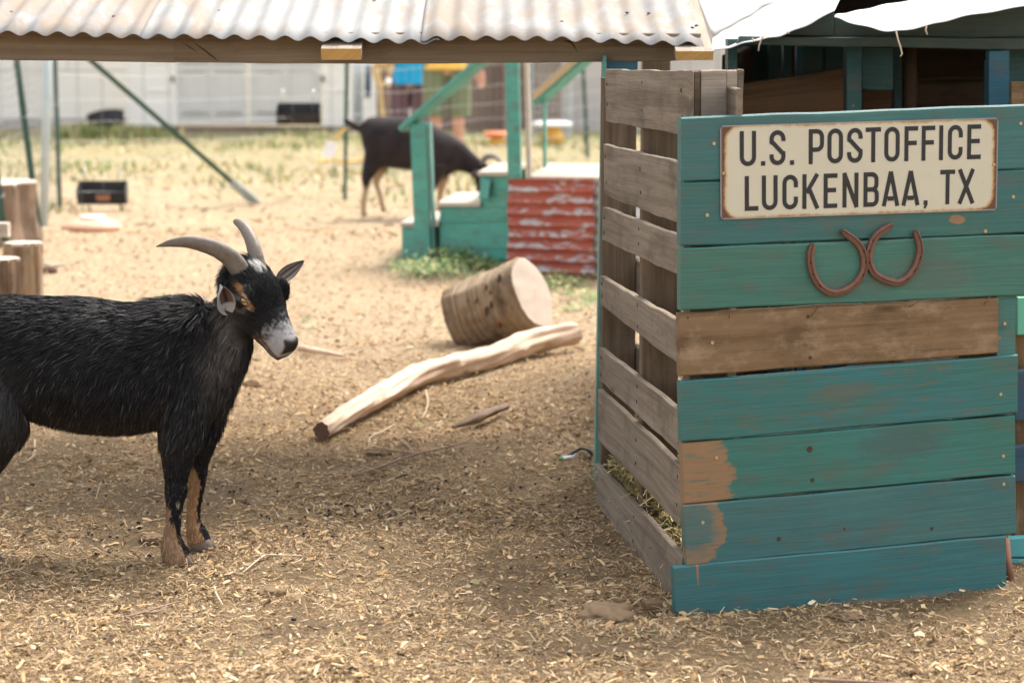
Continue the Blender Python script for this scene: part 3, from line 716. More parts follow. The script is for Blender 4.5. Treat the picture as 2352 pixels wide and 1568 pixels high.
# hay heaped in the stall
def hay(name, label, N, cx, cy, cz, sx, sy, sz, seed=4):
    r = np.random.default_rng(seed); c = np.stack([r.normal(cx, sx, N), r.normal(cy, sy, N), np.zeros(N)], 1)
    keep = ((c[:, 0] - PA[0]) * nin.x + (c[:, 1] - PA[1]) * nin.y > .016) & ((c[:, 0] - PF.a.x) * PF.n.x + (c[:, 1] - PF.a.y) * PF.n.y < -.10); c = c[keep]; N = len(c)
    mound = cz * np.exp(-((c[:, 0] - cx) ** 2 / (2 * (sx * 1.3) ** 2) + (c[:, 1] - cy) ** 2 / (2 * (sy * 1.5) ** 2)))
    c[:, 2] = r.random(N) ** .6 * (mound + .01) + r.random(N) * sz
    az = r.random(N) * 6.28; el = r.normal(size=N) * .35; L = r.uniform(.02, .07, N); Wd = r.uniform(.0012, .003, N)
    d = np.stack([np.cos(az) * np.cos(el), np.sin(az) * np.cos(el), np.sin(el)], 1); s = np.stack([-np.sin(az), np.cos(az), r.normal(size=N) * .5], 1)
    h = d * (L / 2)[:, None]; w = s * (Wd / 2)[:, None]; b = np.stack([np.zeros(N), np.zeros(N), L * .15 * r.normal(size=N)], 1)
    V = np.stack([c - h - w, c - h + w, c - w + b, c + w + b, c + h - w, c + h + w], 1).reshape(-1, 3); i = np.arange(N) * 6
    Fq = np.concatenate([np.stack([i, i + 1, i + 3, i + 2], 1), np.stack([i + 2, i + 3, i + 5, i + 4], 1)])
    pal = np.array([(.42, .33, .15), (.55, .44, .22), (.30, .24, .10), (.22, .2, .08), (.63, .52, .31)])
    C = pal[r.integers(5, size=N)] * r.uniform(.7, 1.2, (N, 1)); o = obj(name, V, Fq, M['litter'], None, False, cols=np.repeat(C, 6, axis=0))
    return tag(o, label, 'hay', kind='stuff')
hay('hay', 'loose hay heaped inside the pallet stall', 9000, .36, 6.05, .24, .07, .22, .02)
hay('hay', 'loose hay on the stall floor behind the teal front', 3500, .52, 5.55, .10, .10, .16, .02, 6)

# ------------------------------------------------------------------ sign with lettering
def sign():
    c = [(1653, 289), (2291.5, 270.5), (2287.5, 482.5), (1654, 504)]
    q = [PF.hit(*p) + PF.n * .0035 for p in c]
    t = thing('post_office_sign', 'cream tin sign with rusty brown border on the teal planks', 'sign', (q[2] + q[3]) / 2)
    Wm = (q[1] - q[0]).length; Hm = (q[0] - q[3]).length
    n = NT('enamel_sign_face', .42, .4); uv = n.uv(); o = n.sep(uv)
    ex = n.math('MINIMUM', o[0], n.math('SUBTRACT', Wm, o[0])); ey = n.math('MINIMUM', o[1], n.math('SUBTRACT', Hm, o[1]))
    rr = .034
    ax = n.math('MAXIMUM', n.math('SUBTRACT', .042, ex), 0.0); ay = n.math('MAXIMUM', n.math('SUBTRACT', .034, ey), 0.0)
    d = n.math('SQRT', n.math('ADD', n.math('MULTIPLY', ax, ax), n.math('MULTIPLY', ay, ay)))
    e = n.math('MAXIMUM', d, n.math('ADD', 0.0, n.math('MAXIMUM', n.math('SUBTRACT', .042, n.math('ADD', ex, -.0)), n.math('ADD', n.math('SUBTRACT', .034, n.math('ADD', ey, -.0)), .0))))
    nz = n.noise(n.map(uv, (60, 60, 1)), 1, 5, .75); nz2 = n.noise(n.map(uv, (9, 9, 1)), 1, 3, .5)
    e2 = n.math('ADD', e, n.math('ADD', n.math('MULTIPLY', n.math('SUBTRACT', nz, .5), .014), n.math('MULTIPLY', n.math('SUBTRACT', nz2, .5), .012)))
    face = n.mix(n.noise(n.map(uv, (7, 7, 1)), 1, 6, .7), (.50, .465, .35), (.60, .565, .44))
    face = n.mix(n.math('MULTIPLY', n.step(n.noise(n.map(uv, (120, 120, 1)), 1, 4), .68, .74), .5), face, (.45, .25, .12))
    c1 = n.mix(n.ramp(e2, [(.0270, 0.0), (.0295, 1.0)]), face, (.42, .24, .07))
    c1 = n.mix(n.ramp(e2, [(.0325, 0.0), (.0345, 1.0)]), c1, (.115, .05, .035))
    # thin pale rim
    rim = n.ramp(n.math('MINIMUM', ex, ey), [(.0014, 1.0), (.0022, 0.0)])
    n.col(n.mix(rim, c1, (.33, .32, .31))); n.bump(n.math('ADD', e2, 0.0), .2, .001)
    # plate with rounded corners
    rad = .008; V = []; UV = []
    ex_ = (q[1] - q[0]) / Wm; ey_ = (q[0] - q[3]) / Hm
    for (cx, cy, a0) in ((Wm - rad, Hm - rad, 0), (rad, Hm - rad, 90), (rad, rad, 180), (Wm - rad, rad, 270)):
        for k in range(6):
            a = R(a0 + k * 18); UV.append((cx + rad * math.cos(a), cy + rad * math.sin(a)))
    bil = lambda u, v: lerp(lerp(q[3], q[2], u / Wm), lerp(q[0], q[1], u / Wm), v / Hm)
    V = [bil(*p) for p in UV] + [bil(*p) - PF.n * .002 for p in UV]; N = len(UV)
    Fc = [tuple(range(N)), tuple(range(2 * N - 1, N - 1, -1))] + [(k, k + N, (k + 1) % N + N, (k + 1) % N) for k in range(N)]
    obj('plate', V, Fc, n.m, t, uv=UV + UV)
    # letters: strokes in a unit box, stroke widths in metres
    def arc(cx, cy, rx, ry, a0, a1, k=9): return [(cx + rx * math.cos(R(a0 + (a1 - a0) * i / k)), cy + ry * math.sin(R(a0 + (a1 - a0) * i / k))) for i in range(k + 1)]
    mk = m_plain('faded_black_letter_paint', (.028, .027, .028), .5, 0, .3, .25, 40)
    VV = []; FF = []
    def stroke(pts, w, closed=False):
        P = [Vector((a, b, 0)) for a, b in pts]; n_ = len(P); base = len(VV)
        for i in range(n_):
            a = P[(i - 1) % n_] if closed or i else P[i]; b_ = P[(i + 1) % n_] if closed or i < n_ - 1 else P[i]
            d1 = (P[i] - a).normalized() if (P[i] - a).length > 1e-9 else (b_ - P[i]).normalized()
            d2 = (b_ - P[i]).normalized() if (b_ - P[i]).length > 1e-9 else d1
            m = Vector((-(d1.y + d2.y), d1.x + d2.x, 0)).normalized(); k = w / 2 / max(.35, m.dot(Vector((-d1.y, d1.x, 0))))
            for s_ in (1, -1): VV.append(P[i] + m * k * s_)
        cnt = n_ if closed else n_ - 1
        for i in range(cnt):
            a = base + 2 * i; b_ = base + 2 * ((i + 1) % n_); FF.append((a, a + 1, b_ + 1, b_))
    def letter(ch, x0, x1, y0, y1):
        w = .0098; h = w / 2; L_, R_, B, T = x0 + h, x1 - h, y0 + h, y1 - h; r = (R_ - L_) / 2; cx = (L_ + R_) / 2; my = (y0 + y1) / 2
        S = lambda *p, c=False: stroke(list(p), w, c)
        if ch == 'U': stroke([(L_, y1), (L_, B + r)] + arc(cx, B + r, r, r, 180, 360) + [(R_, y1)], w)
        elif ch in 'O': stroke(arc(cx, T - r, r, r, 0, 180) + arc(cx, B + r, r, r, 180, 360), w, True)
        elif ch == 'C': stroke([(R_, T - (y1 - y0) * .30), (R_, T - r)] + arc(cx, T - r, r, r, 0, 180) + arc(cx, B + r, r, r, 180, 360) + [(R_, B + (y1 - y0) * .30)], w)
        elif ch == 'S':
            stroke([(R_, T - (y1 - y0) * .25), (R_, T - r)] + arc(cx, T - r, r, r, 0, 180) + [(L_, T - r * 1.5), (L_ + r * .25, my + r * .75), (R_ - r * .25, my - r * .75), (R_, B + r * 1.5), (R_, B + r)] + arc(cx, B + r, r, r, 360, 180) + [(L_, B + (y1 - y0) * .25)], w)
        elif ch == 'T': S((x0, T), (x1, T)); S((cx, T - h), (cx, y0))
        elif ch == 'I': S((cx, y0), (cx, y1))
        elif ch == 'L': S((L_, y1), (L_, y0)); S((L_ + h, B), (x1, B))
        elif ch in 'EF':
            S((L_, y1), (L_, y0)); S((L_ + h, T), (x1, T)); S((L_ + h, my + h * .3), (x1 - h * .6, my + h * .3))
            if ch == 'E': S((L_ + h, B), (x1, B))
        elif ch == 'P': S((L_, y0), (L_, y1)); stroke([(L_ + h, T)] + arc(R_ - r * .9, T - r * .9, r * .9, r * .9, 90, 0, 5) + arc(R_ - r * .9, my + r * .4, r * .9, r * .9, 0, -90, 5) + [(L_ + h, my + r * .4 - r * .9)], w)
        elif ch == 'B':
            S((L_, y0), (L_, y1)); k = r * .8
            stroke([(L_ + h, T)] + arc(R_ - k - .001, T - k, k, k, 90, 0, 5) + arc(R_ - k - .001, my + k, k, k, 0, -90, 5) + [(L_ + h, my)], w)
            stroke([(L_ + h, my)] + arc(R_ - k, my - k, k, k, 90, 0, 5) + arc(R_ - k, B + k, k, k, 0, -90, 5) + [(L_ + h, B)], w)
        elif ch == 'N': S((L_, y0), (L_, y1)); S((R_, y0), (R_, y1)); stroke([(L_ - h * .2, y1), (R_ + h * .2, y0)], w * 1.0)
        elif ch == 'K': S((L_, y0), (L_, y1)); S((R_ + h * .2, y1), (L_ + h, my - h * .6)); S((L_ + r * .8, my + h * .9), (R_ + h * .3, y0))
        elif ch == 'A': S((L_ - h * .3, y0), (cx, y1)); S((R_ + h * .3, y0), (cx, y1)); S((L_ + r * .5, y0 + (y1 - y0) * .22), (R_ - r * .5, y0 + (y1 - y0) * .22))
        elif ch == 'X': S((L_, y0), (R_, y1)); S((L_, y1), (R_, y0))
        elif ch == '.': stroke([(cx, y0), (cx, y0 + w)], w)
        elif ch == ',': stroke([(cx, y0 + w), (cx, y0)], w); stroke([(cx + h * .4, y0 + .001), (cx - h * .6, y0 - w * .7)], w * .55)
    U = lambda z: (z - 257) / 1915 * Wm
    l1 = [('U', 385, 495), ('.', 527, 557), ('S', 585, 693), ('.', 722, 753), ('P', 850, 955), ('O', 978, 1085), ('S', 1113, 1220), ('T', 1240, 1347), ('O', 1370, 1477), ('F', 1510, 1605), ('F', 1630, 1725), ('I', 1752, 1783), ('C', 1815, 1920), ('E', 1952, 2050)]
    l2 = [('L', 418, 510), ('U', 533, 640), ('C', 672, 778), ('K', 808, 922), ('E', 953, 1048), ('N', 1083, 1193), ('B', 1228, 1335), ('A', 1360, 1475), ('A', 1497, 1617), (',', 1645, 1682), ('T', 1765, 1870), ('X', 1888, 2012)]
    for ch, a, b in l1: letter(ch, U(a), U(b), Hm * (1 - .439), Hm * (1 - .064))
    for ch, a, b in l2: letter(ch, U(a), U(b), Hm * (1 - .917), Hm * (1 - .544))
    # each stroke gets a hair of its own height so overlapping strokes never share a plane
    Vw = []; acc = 0
    lift = {}
    comp = 0; mp = {}
    for f in FF:
        for i in f: mp.setdefault(i, None)
    # connected strokes
    par = list(range(len(VV)))
    def fd(a):
        while par[a] != a: par[a] = par[par[a]]; a = par[a]
        return a
    for f in FF:
        for i in f[1:]: par[fd(i)] = fd(f[0])
    ids = {}
    for i, p in enumerate(VV):
        r_i = ids.setdefault(fd(i), len(ids)); Vw.append(bil(p.x, p.y) + PF.n * (.0005 + .00006 * (r_i % 4)))
    obj('lettering', Vw, FF, mk, t)
    for px, py in ((1659.5, 398), (2281, 378)):
        o = bpy.data.objects.new('screw', SM); COL.objects.link(o); o.parent = t; o.location = PF.hit(px, py) + PF.n * .005 - t.location; o.rotation_euler = rotm; o.scale = (.8, .8, 1)
sign()

# ------------------------------------------------------------------ horseshoes
def cr(pts, k=6):
    P = [Vector(p) for p in pts]; P = [P[0] * 2 - P[1]] + P + [P[-1] * 2 - P[-2]]; out = []
    for i in range(1, len(P) - 2):
        for j in range(k):
            t = j / k; a, b, c, d = P[i - 1], P[i], P[i + 1], P[i + 2]
            out.append(.5 * ((2 * b) + (c - a) * t + (2 * a - 5 * b + 4 * c - d) * t * t + (3 * b - a - 3 * c + d) * t ** 3))
    out.append(P[-2]); return out
def horseshoe(pts, label):
    P = cr([PF.hit(1567.6 + x / 3, 488 + y / 3) for x, y in pts])
    t = thing('horseshoe', label, 'horseshoe', P[len(P) // 2], 'two rusty horseshoes on the plank front')
    N = len(P); V = []; Fc = []; c0 = sum(P, Vector()) / N
    V2 = []; F2 = []
    for i, p in enumerate(P):
        d = (P[min(i + 1, N - 1)] - P[max(i - 1, 0)]).normalized(); s = d.cross(PF.n).normalized()
        if s.dot(c0 - p) > 0: s = -s
        e = min(1, .55 + .9 * math.sin(math.pi * i / (N - 1))); w = .0088 * (.62 + .38 * e) * (1 if 0 < i < N - 1 else .45); b = p + PF.n * .006
        ring = [(-w, 0), (-w * .85, .0075), (-w * .1, .0095), (w * .12, .0068), (w * .32, .0068), (w * .5, .0095), (w * .9, .0075), (w, 0)]
        V += [b + s * a + PF.n * h for a, h in ring]
    for i in range(N - 1):
        for k in range(8): Fc.append((i * 8 + k, i * 8 + (k + 1) % 8, i * 8 + 8 + (k + 1) % 8, i * 8 + 8 + k))
    Fc.append(tuple(range(8))); Fc.append(tuple((N - 1) * 8 + k for k in range(7, -1, -1)))
    obj('shoe', V, Fc, M['shoe'], t, False)
    for f in (.16, .24, .33, .67, .76, .84):
        i = int(f * (N - 1)); p = P[i]; d = (P[i + 1] - P[i - 1]).normalized(); s = d.cross(PF.n).normalized()
        if s.dot(c0 - p) > 0: s = -s
        bar('nail', p + s * .002 + PF.n * .0125 - d * .0032, p + s * .002 + PF.n * .0125 + d * .0032, .003, .0024, M['crackm'], t, up=PF.n, n=1, jit=0)
M['shoe'] = m_plain('rusted_horseshoe_iron', (.165, .085, .058), .6, .25, .4, .35, 90)
horseshoe([(885, 212), (868, 300), (888, 420), (945, 510), (1040, 550), (1150, 508), (1222, 425), (1238, 320), (1198, 215), (1080, 120)], 'rusty horseshoe tilted right, the lower of the two')
horseshoe([(1432, 82), (1330, 150), (1283, 235), (1272, 325), (1310, 415), (1400, 465), (1480, 476), (1550, 432), (1602, 345), (1622, 235), (1588, 122)], 'rusty horseshoe tilted left, the higher of the two')

# ------------------------------------------------------------------ teal shed behind the stall
shed = thing('teal_shed', 'dark teal shed with sagging white roof panels behind the stall', 'shed', (1.4, 7.2, 0))
M['fascia'] = m_teal('dark_grey_green_paint', (.035, .062, .056), (.055, .09, .08), wear=.7)  # dark grey-green of the fascia and trim boards
def flat(name, q, Y, th, mat, parent, **k):
    P4 = [at(x, y, Y) for x, y in q]; return plank(name, *P4, (0, th, 0), mat, parent, **k)
flat('fascia', [(1760, 82), (1916, 32), (1916, 84.5), (1752, 84)], 6.75, .03, M['fascia'], shed); flat('fascia', [(1917, 32), (2520, 4), (2520, 88), (1917, 84.5)], 6.75, .03, M['fascia'], shed)
flat('trim', [(1700, 84), (2520, 88), (2520, 118), (1692, 103)], 6.72, .05, M['fascia'], shed)
def upright(name, x0, x1, y0, y1, Y, mat, th=.04, dx=0): return flat(name, [(x0, y0), (x1, y0), (x1 + dx, y1), (x0 + dx, y1)], Y, th, mat, shed, n=6)
def to_g(px, Y):   # layout y of the ground at depth Y
    m = -CAMZ / Y; return 784 - F * (m * cp + sp) / (cp - m * sp)
for (x0, x1, Y, mt, th) in ((1672, 1693, 6.78, 'teal_dk', .09), (1800, 1818, 7.4, 'teal_dk', .06), (1945, 1979, 6.85, 'teal_dk', .07), (2054, 2071, 7.15, 'teal_dk', .05), (1830, 1843, 7.7, 'blue_st', .05)):
    upright('post', x0, x1, 90, to_g(x0, Y), Y, M[mt], th)
upright('wall_board', 1693, 1768, 96, to_g(0, 8.6), 8.5, M['teal_dk'], .03)
upright('wall_board', 1766, 1803, 96, to_g(0, 8.4), 8.4, M['teal_dk'], .03)
upright('wall_board', 1843, 1894, 96, to_g(0, 8.6), 8.45, M['teal_dk'], .03)
upright('wall_board', 1896, 1946, 96, to_g(0, 8.6), 8.44, M['teal_dk'], .03)
upright('hanging_board', 1981, 2051, 108, 207, 6.95, M['teal_dk'], .03)
flat('slope_board', [(1700, 193), (1950, 156), (1950, 300), (1700, 310)], 7.05, .03, M['brown_slope'], shed)
# board seen between the stall slats, continuing behind the pallets
flat('slope_board', [(1430, 232), (1598, 200), (1598, 345), (1430, 372)], 7.25, .03, M['brown_slope'], shed) if False else None
flat('low_board', [(1981, 208), (2056, 206), (2056, 300), (1981, 300)], 7.3, .03, M['brown_slope'], shed)
tube('log_post', [at(2089, 100, 7.0), at(2092, 180, 7.0), at(2090, 260, 7.0), at(2088, 700, 7.0), at(2088, 1052, 7.0)], .0185, M['shed_dark'], shed, 12, rough=.06)
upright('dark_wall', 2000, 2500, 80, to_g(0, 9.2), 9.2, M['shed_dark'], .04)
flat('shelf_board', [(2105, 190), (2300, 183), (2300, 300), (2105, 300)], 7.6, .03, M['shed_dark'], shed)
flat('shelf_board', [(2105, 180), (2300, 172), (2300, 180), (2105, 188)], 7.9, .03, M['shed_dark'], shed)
upright('post', 2272, 2318, 116, to_g(0, 6.7), 6.7, M['blue_st'], .05, -4)
upright('post', 2268, 2275, 140, to_g(0, 6.8), 6.8, M['blue_st'], .05, -2)
upright('post', 2316, 2352, 112, 190, 6.85, M['teal_dk'], .04)
upright('wall_board', 2354, 2600, 100, to_g(0, 6.9), 6.9, M['teal_dk'], .04)
upright('wall_board', 2324, 2352, 189, 300, 6.6, M['brownboard'], .03)
# side and rear walls, added to keep light out of the interior
def shade_wall(p0, p1, z0, z1, th, mat, name='wall'):
    p0, p1 = Vector(p0), Vector(p1); d = (p1 - p0).normalized(); nn = Vector((-d.y, d.x, 0)) * th
    return plank(name, p0 + Vector((0, 0, z1)), p1 + Vector((0, 0, z1)), p1 + Vector((0, 0, z0)), p0 + Vector((0, 0, z0)), nn, mat, shed, n=4)
shade_wall((1.02, 9.25, 0), (2.9, 9.3, 0), 0, 1.5, .03, M['shed_dark'])
shade_wall((2.75, 6.9, 0), (2.75, 9.2, 0), 0, 1.5, .03, M['shed_dark'])
shade_wall((.625, 6.9, 0), (.93, 9.2, 0), .0, 1.17, .03, M['shed_dark'])
# roof panels: thin pale sheets with torn front edges
def panel(front, back, label=None, seg=6, th=.0025, wob=.0016):
    A = cr([Vector(p) for p in front], seg); B = cr([Vector(p) for p in back], seg)
    V, Fc, UV = sheet_geo(A, B, 10, lambda i, t: Vector((0, 0, wob * math.sin(i * .7 + 3 * t))), th)
    return obj('roof_panel', V, Fc, M['white_sheet'], shed, True, UV)
panel([at(*p) for p in ((1634, 117, 6.72), (1673, 109, 6.70), (1712, 98, 6.68), (1752, 89, 6.66), (1789, 82, 6.64), (1827, 68, 6.62), (1872, 48, 6.60), (1916, 23, 6.58))],
      [at(*p) for p in ((1637, 88, 7.5), (1655, 76, 7.52), (1680, 62, 7.54), (1712, 45, 7.56), (1740, 28, 7.58), (1778, 7, 7.6), (1850, -8, 7.62), (1935, -16, 7.64))])
panel([at(*p) for p in ((1637, 82, 7.6), (1680, 57, 7.6), (1712, 40, 7.6), (1740, 24, 7.6), (1778, 4, 7.6), (1930, -4, 7.6), (2130, -6, 7.6), (2400, -22, 7.6))],
      [at(*p) for p in ((1590, -40, 9.4), (1650, -60, 9.4), (1700, -70, 9.4), (1740, -80, 9.4), (1778, -90, 9.4), (1930, -100, 9.4), (2130, -110, 9.4), (2400, -120, 9.4))])
panel([at(*p) for p in ((1916, 38, 6.45), (1950, 50, 6.43), (2000, 63, 6.41), (2046, 71, 6.40), (2090, 66, 6.39), (2150, 53, 6.38), (2200, 40, 6.37), (2270, 27, 6.36), (2352, 14, 6.35), (2520, -14, 6.33))],
      [at(*p) for p in ((1926, 32, 6.60), (1960, 27, 6.7), (2000, 18, 6.8), (2050, 8, 6.9), (2110, -3, 7.0), (2150, -12, 7.1), (2200, -20, 7.2), (2270, -30, 7.3), (2352, -42, 7.4), (2520, -60, 7.5))])
# roof underside so that the interior is covered
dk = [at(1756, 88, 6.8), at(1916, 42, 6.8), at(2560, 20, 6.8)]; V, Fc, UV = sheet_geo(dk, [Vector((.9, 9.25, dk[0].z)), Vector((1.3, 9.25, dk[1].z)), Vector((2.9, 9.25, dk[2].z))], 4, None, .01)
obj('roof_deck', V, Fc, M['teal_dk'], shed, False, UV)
# dry vine bits hanging from the roof edge
for pts in ([(1762, 74), (1750, 88), (1744, 104), (1742, 118)], [(2058, 72), (2062, 90), (2068, 108), (2072, 124), (2068, 130)], [(2128, 60), (2126, 70), (2130, 80)], [(1728, 88), (1732, 96), (1738, 92)], [(1808, 72), (1812, 78)]):
    tube('dry_stem', [at(x, y, 6.36 if x > 2000 else 6.6) for x, y in pts], .0022, M['twig_pale'], shed, 5)
# slatted side piece at the right edge
M['slat_blue'] = m_teal('dusty_blue_paint', (.028, .075, .135), (.045, .105, .165), wear=.68)
side = thing('slatted_bench', 'blue and mint painted slats showing at the right edge', 'bench', (1.2, 5.75, 0))
for (x0, y0, y1, mt, Yq) in ((2338, 683, 770, 'mint', 5.75), (2334, 852, 965, 'slat_blue', 5.72), (2330, 1027, 1107, 'slat_blue', 5.70), (2318, 1236, 1279, 'step_blue', 5.62), (2322, 1284, 1322, 'step_blue', 5.62)):
    P4 = [at(x0, y0, Yq), at(2520, y0 - 6, Yq), at(2520, y1 - 6, Yq), at(x0, y1, Yq)]; plank('slat', *P4, (0, .03, 0), M[mt], side, n=5)
plank('back_board', at(2300, 640, 5.95), at(2520, 634, 5.95), at(2520, 1230, 5.95), at(2300, 1236, 5.95), (0, .03, 0), M['brownboard'], side, n=5)
for (xa, Yq) in ((2345, 5.79), (2460, 5.79)): bar('leg', at(xa, 660, Yq), gnd(xa, to_g(0, Yq)), .04, .04, M['brownboard'], side, up=(0, 1, 0))
o = tube('rusty_pipe', [at(2311, 1238, 5.50), at(2315, 1290, 5.46), at(2322, 1345, 5.42)], [.0085, .009, .0095], M['rust'], None, 12)
tag(o, 'short rusty pipe standing at the right foot of the teal front', 'pipe')

# ------------------------------------------------------------------ teal steps, platform and red tin
LA, LB = gnd(925, 592), gnd(1395, 640)
PT = Plane((LA.x, LA.y), (LB.x, LB.y))
stp = thing('goat_platform', 'teal wooden steps and platform skirted with red corrugated tin', 'platform', gnd(1160, 605))
back = Vector((.12, 1, 0)).normalized()
def block(x0, x1, ytop, ybot, depth, mat, name, off=0, tl=None):
    a = PT.hit(x0, ytop); b_ = PT.hit(x1, ytop if tl is None else tl); c = PT.hit(x1, ybot); d = PT.hit(x0, ybot)
    ofs = back * off
    return plank(name, a + ofs, b_ + ofs, c + ofs, d + ofs, back * depth, mat, stp, n=4, jit=.0008)
M['tread'] = m_wood('sun_bleached_tread', (.40, .35, .28), (.50, .45, .38), (.24, .19, .14), stain=.2)
# three stacked steps: riser boards in front, treads on top
for (x0, x1, yt, yb, nm, tk) in ((923, 1000, 521, 592, 'step_side', 0), (1010, 1172, 475, 597, 'step_side', 0), (1102, 1172, 405, 475, 'step_side', 0)):
    if nm and x0 == 1010:
        block(x0, x1, yt, 512, .022, M['teal_yard'], nm); block(x0, x1, 512.6, 572, .026, M['teal_yard'], nm); block(x0, x1, 573, 604, .022, M['teal_yard'], nm, .002)
    else: block(x0, x1, yt, yb, .024, M['teal_yard'], nm)
block(1000, 1010, 520, 600, .02, M['brownboard'], 'step_side', .06)
def tread(x0, x1, y, depth, name='tread', off=-.02, th=.022):
    a = PT.hit(x0, y) + back * off; b_ = PT.hit(x1, y) + back * off
    return plank(name, a + back * depth, b_ + back * depth, b_, a, Vector((0, 0, th)), M['tread'], stp, n=4)
tread(921, 1008, 520, .70); tread(1006, 1104, 474, .72); tread(1098, 1176, 404, .74)
# rear stringers and risers
for (x0, x1, yt, yb) in ((923, 1172, 521, 600), (1010, 1172, 475, 521), (1102, 1172, 405, 475)):
    block(x0, x1, yt, yb, .024, M['teal_yard'], 'step_side', .66)
for x0, yt, yb in ((923, 523, 592), (1010, 477, 521), (1102, 407, 475)):
    a = PT.hit(x0, yt); c = PT.hit(x0, yb)
    plank('riser', a + back * .03, a + back * .65, c + back * .65, c + back * .03, PT.t * .02, M['teal_yard'], stp, n=3)
# loose teal offcut leaning on the step
plank('offcut', PT.hit(1110, 408) + back * -.02, PT.hit(1128, 412) + back * -.02, PT.hit(1124, 455) - back * .05, PT.hit(1101, 452) - back * .05, back * .03, M['teal_yard'], stp, n=3)
plank('riser', PT.hit(1124, 412) + back * .06, PT.hit(1136, 410) + back * .06, PT.hit(1136, 470) + back * .06, PT.hit(1112, 470) + back * .06, back * .02, M['dark_wood'], stp, n=3)
# posts
def ypost(xt, yt, xb, yb, wl, mat, off=0.0, name='post', d=.055):
    a = PT.hit(xt, yt) + back * off; b_ = PT.hit(xb, yb) + back * off; e = PT.t * wl
    return plank(name, a, a + e, b_ + e, b_, back * d, mat, stp, n=8, jit=.001)
ypost(944, 283, 956, 600, .118, M['teal_yard'], -.035); 
ypost(984.5, 281, 996.5, 600, .016, M['teal_pl'], -.034, 'post_edge', .075)  # pale strip painted as the post's sunlit right face
ypost(1161, 90, 1168, 410, .092, M['teal_yard'], -.04)
ypost(1203.5, 90, 1211.5, 412, .030, M['tread'], -.036, 'post_edge', .05)
ypost(1216, 245, 1217.5, 402, .018, M['teal_yard'], .62)
ypost(962, 268, 970, 560, .07, M['teal_yard'], .66) if False else None
M['fresh2'] = m_wood('bare_pine_rail', (.42, .29, .17), (.56, .41, .26), (.25, .15, .08), stain=.3)
# hand rails
def rail(p, q, off, w=.085, h=.028, m1='teal_yard'):
    a = PT.hit(*p) + back * off; b_ = PT.hit(*q) + back * off
    return bar('hand_rail', a, b_, w, h, M[m1], stp, up=(0, 0, 1), n=8)
rail((930, 296), (1180, 78), -.01); rail((1204, 246), (1420, 55), .66, .085, .028); 
a = PT.hit(1204, 233) + back * .65; b_ = PT.hit(1420, 42) + back * .65
bar('rail_cap', a, b_, .10, .034, M['fresh2'], stp, n=4)
ypost(1330, 60, 1338, 404, .05, M['teal_yard'], .7) if False else None
# platform deck
a = PT.hit(1213, 404); b_ = PT.hit(1470, 407)
for k in range(7):
    o0 = -.02 + k * .146; z = Vector((0, 0, random.uniform(-.003, .003)))
    plank('deck_board', a + back * (o0 + .142) + z, b_ + back * (o0 + .142) + z, b_ + back * o0 + z, a + back * o0 + z, Vector((0, 0, -.022)), M['tread'], stp, n=5)
plank('deck_frame', PT.hit(1213, 406) + back * .03, PT.hit(1470, 408) + back * .03, PT.hit(1470, 425) + back * .03, PT.hit(1213, 425) + back * .03, back * .03, M['brownboard'], stp, n=4)
for xx in (1216, 1460):
    for of in (.06, .95): ypost(xx, 408, xx, 636, .08, M['brownboard'], of, 'leg', .06)
# corrugated skirts, ribs horizontal
def skirt(x0, x1, yt, yb, mat, off, name):
    a = PT.hit(x0, yt) + back * off; b_ = PT.hit(x1, yt) + back * off; c = PT.hit(x0, yb) + back * off
    H = (a - c).length; L = (b_ - a).length; n = int(H / .057 * 8); V = []; Fc = []; UV = []
    mcol = 14
    for lay in (0, 1):
        for i in range(n + 1):
            s = i / n * H; w = .017 * math.cos(2 * math.pi * s / .057)
            for j in range(mcol + 1):
                p = lerp(a, b_, j / mcol) - Vector((0, 0, s)) - back * (w - .0015 * lay) + back * (.006 * math.sin(j * .9))
                if j in (0, mcol): p = p + PT.t * (.006 * math.sin(s * 30 + j))
                V.append(p); UV.append((j / mcol * L, s))
    N = (n + 1) * (mcol + 1)
    for i in range(n):
        for j in range(mcol):
            q = i * (mcol + 1) + j; f = (q, q + 1, q + mcol + 2, q + mcol + 1); Fc += [f, tuple(N + k for k in reversed(f))]
    return obj(name, V, Fc, mat, stp, True, UV)
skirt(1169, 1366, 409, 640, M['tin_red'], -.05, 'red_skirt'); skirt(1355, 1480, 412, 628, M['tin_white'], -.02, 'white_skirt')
plank('kick_board', PT.hit(1322, 628) - back * .1, PT.hit(1470, 630) - back * .1, PT.hit(1470, 645) - back * .1, PT.hit(1322, 641) - back * .1, back * .04, M['brownboard'], stp, n=4)

# ------------------------------------------------------------------ barn and plank walls behind
YBN = 25.8
bz = lambda y, Y=YBN: at(0, y, Y).z
M['groove'] = m_plain('door_groove_shade', (.50, .48, .46), .8)  # darker strips paint in the shade of the door's panel grooves
barn = thing('white_barn', 'long white board barn with a pair of panelled doors', 'barn', (-2.2, 26, 0))
def wallp(name, x0, x1, y0, y1, Y, th, mat, parent, seg=1):
    P4 = [at(x0, y0, Y), at(x1, y0, Y), at(x1, y1, Y), at(x0, y1, Y)]
    P4[2].z = max(P4[2].z, -.05); P4[3].z = max(P4[3].z, -.05)
    return plank(name, *P4, (0, th, 0), mat, parent, n=max(2, seg), jit=0, ch=.004)
def up(x, Y, z): p = at(x, 0, Y); p.z = z; return p
def wz(name, x0, x1, z0, z1, Y, th, mat, parent):
    return plank(name, up(x0, Y, z1), up(x1, Y, z1), up(x1, Y, z0), up(x0, Y, z0), (0, th, 0), mat, parent, n=2, jit=0, ch=.004)
wz('wall', 289, 396, .02, 3.2, YBN, .12, M['barn'], barn); wz('wall', 738, 812, .02, 3.2, YBN, .12, M['barn'], barn)
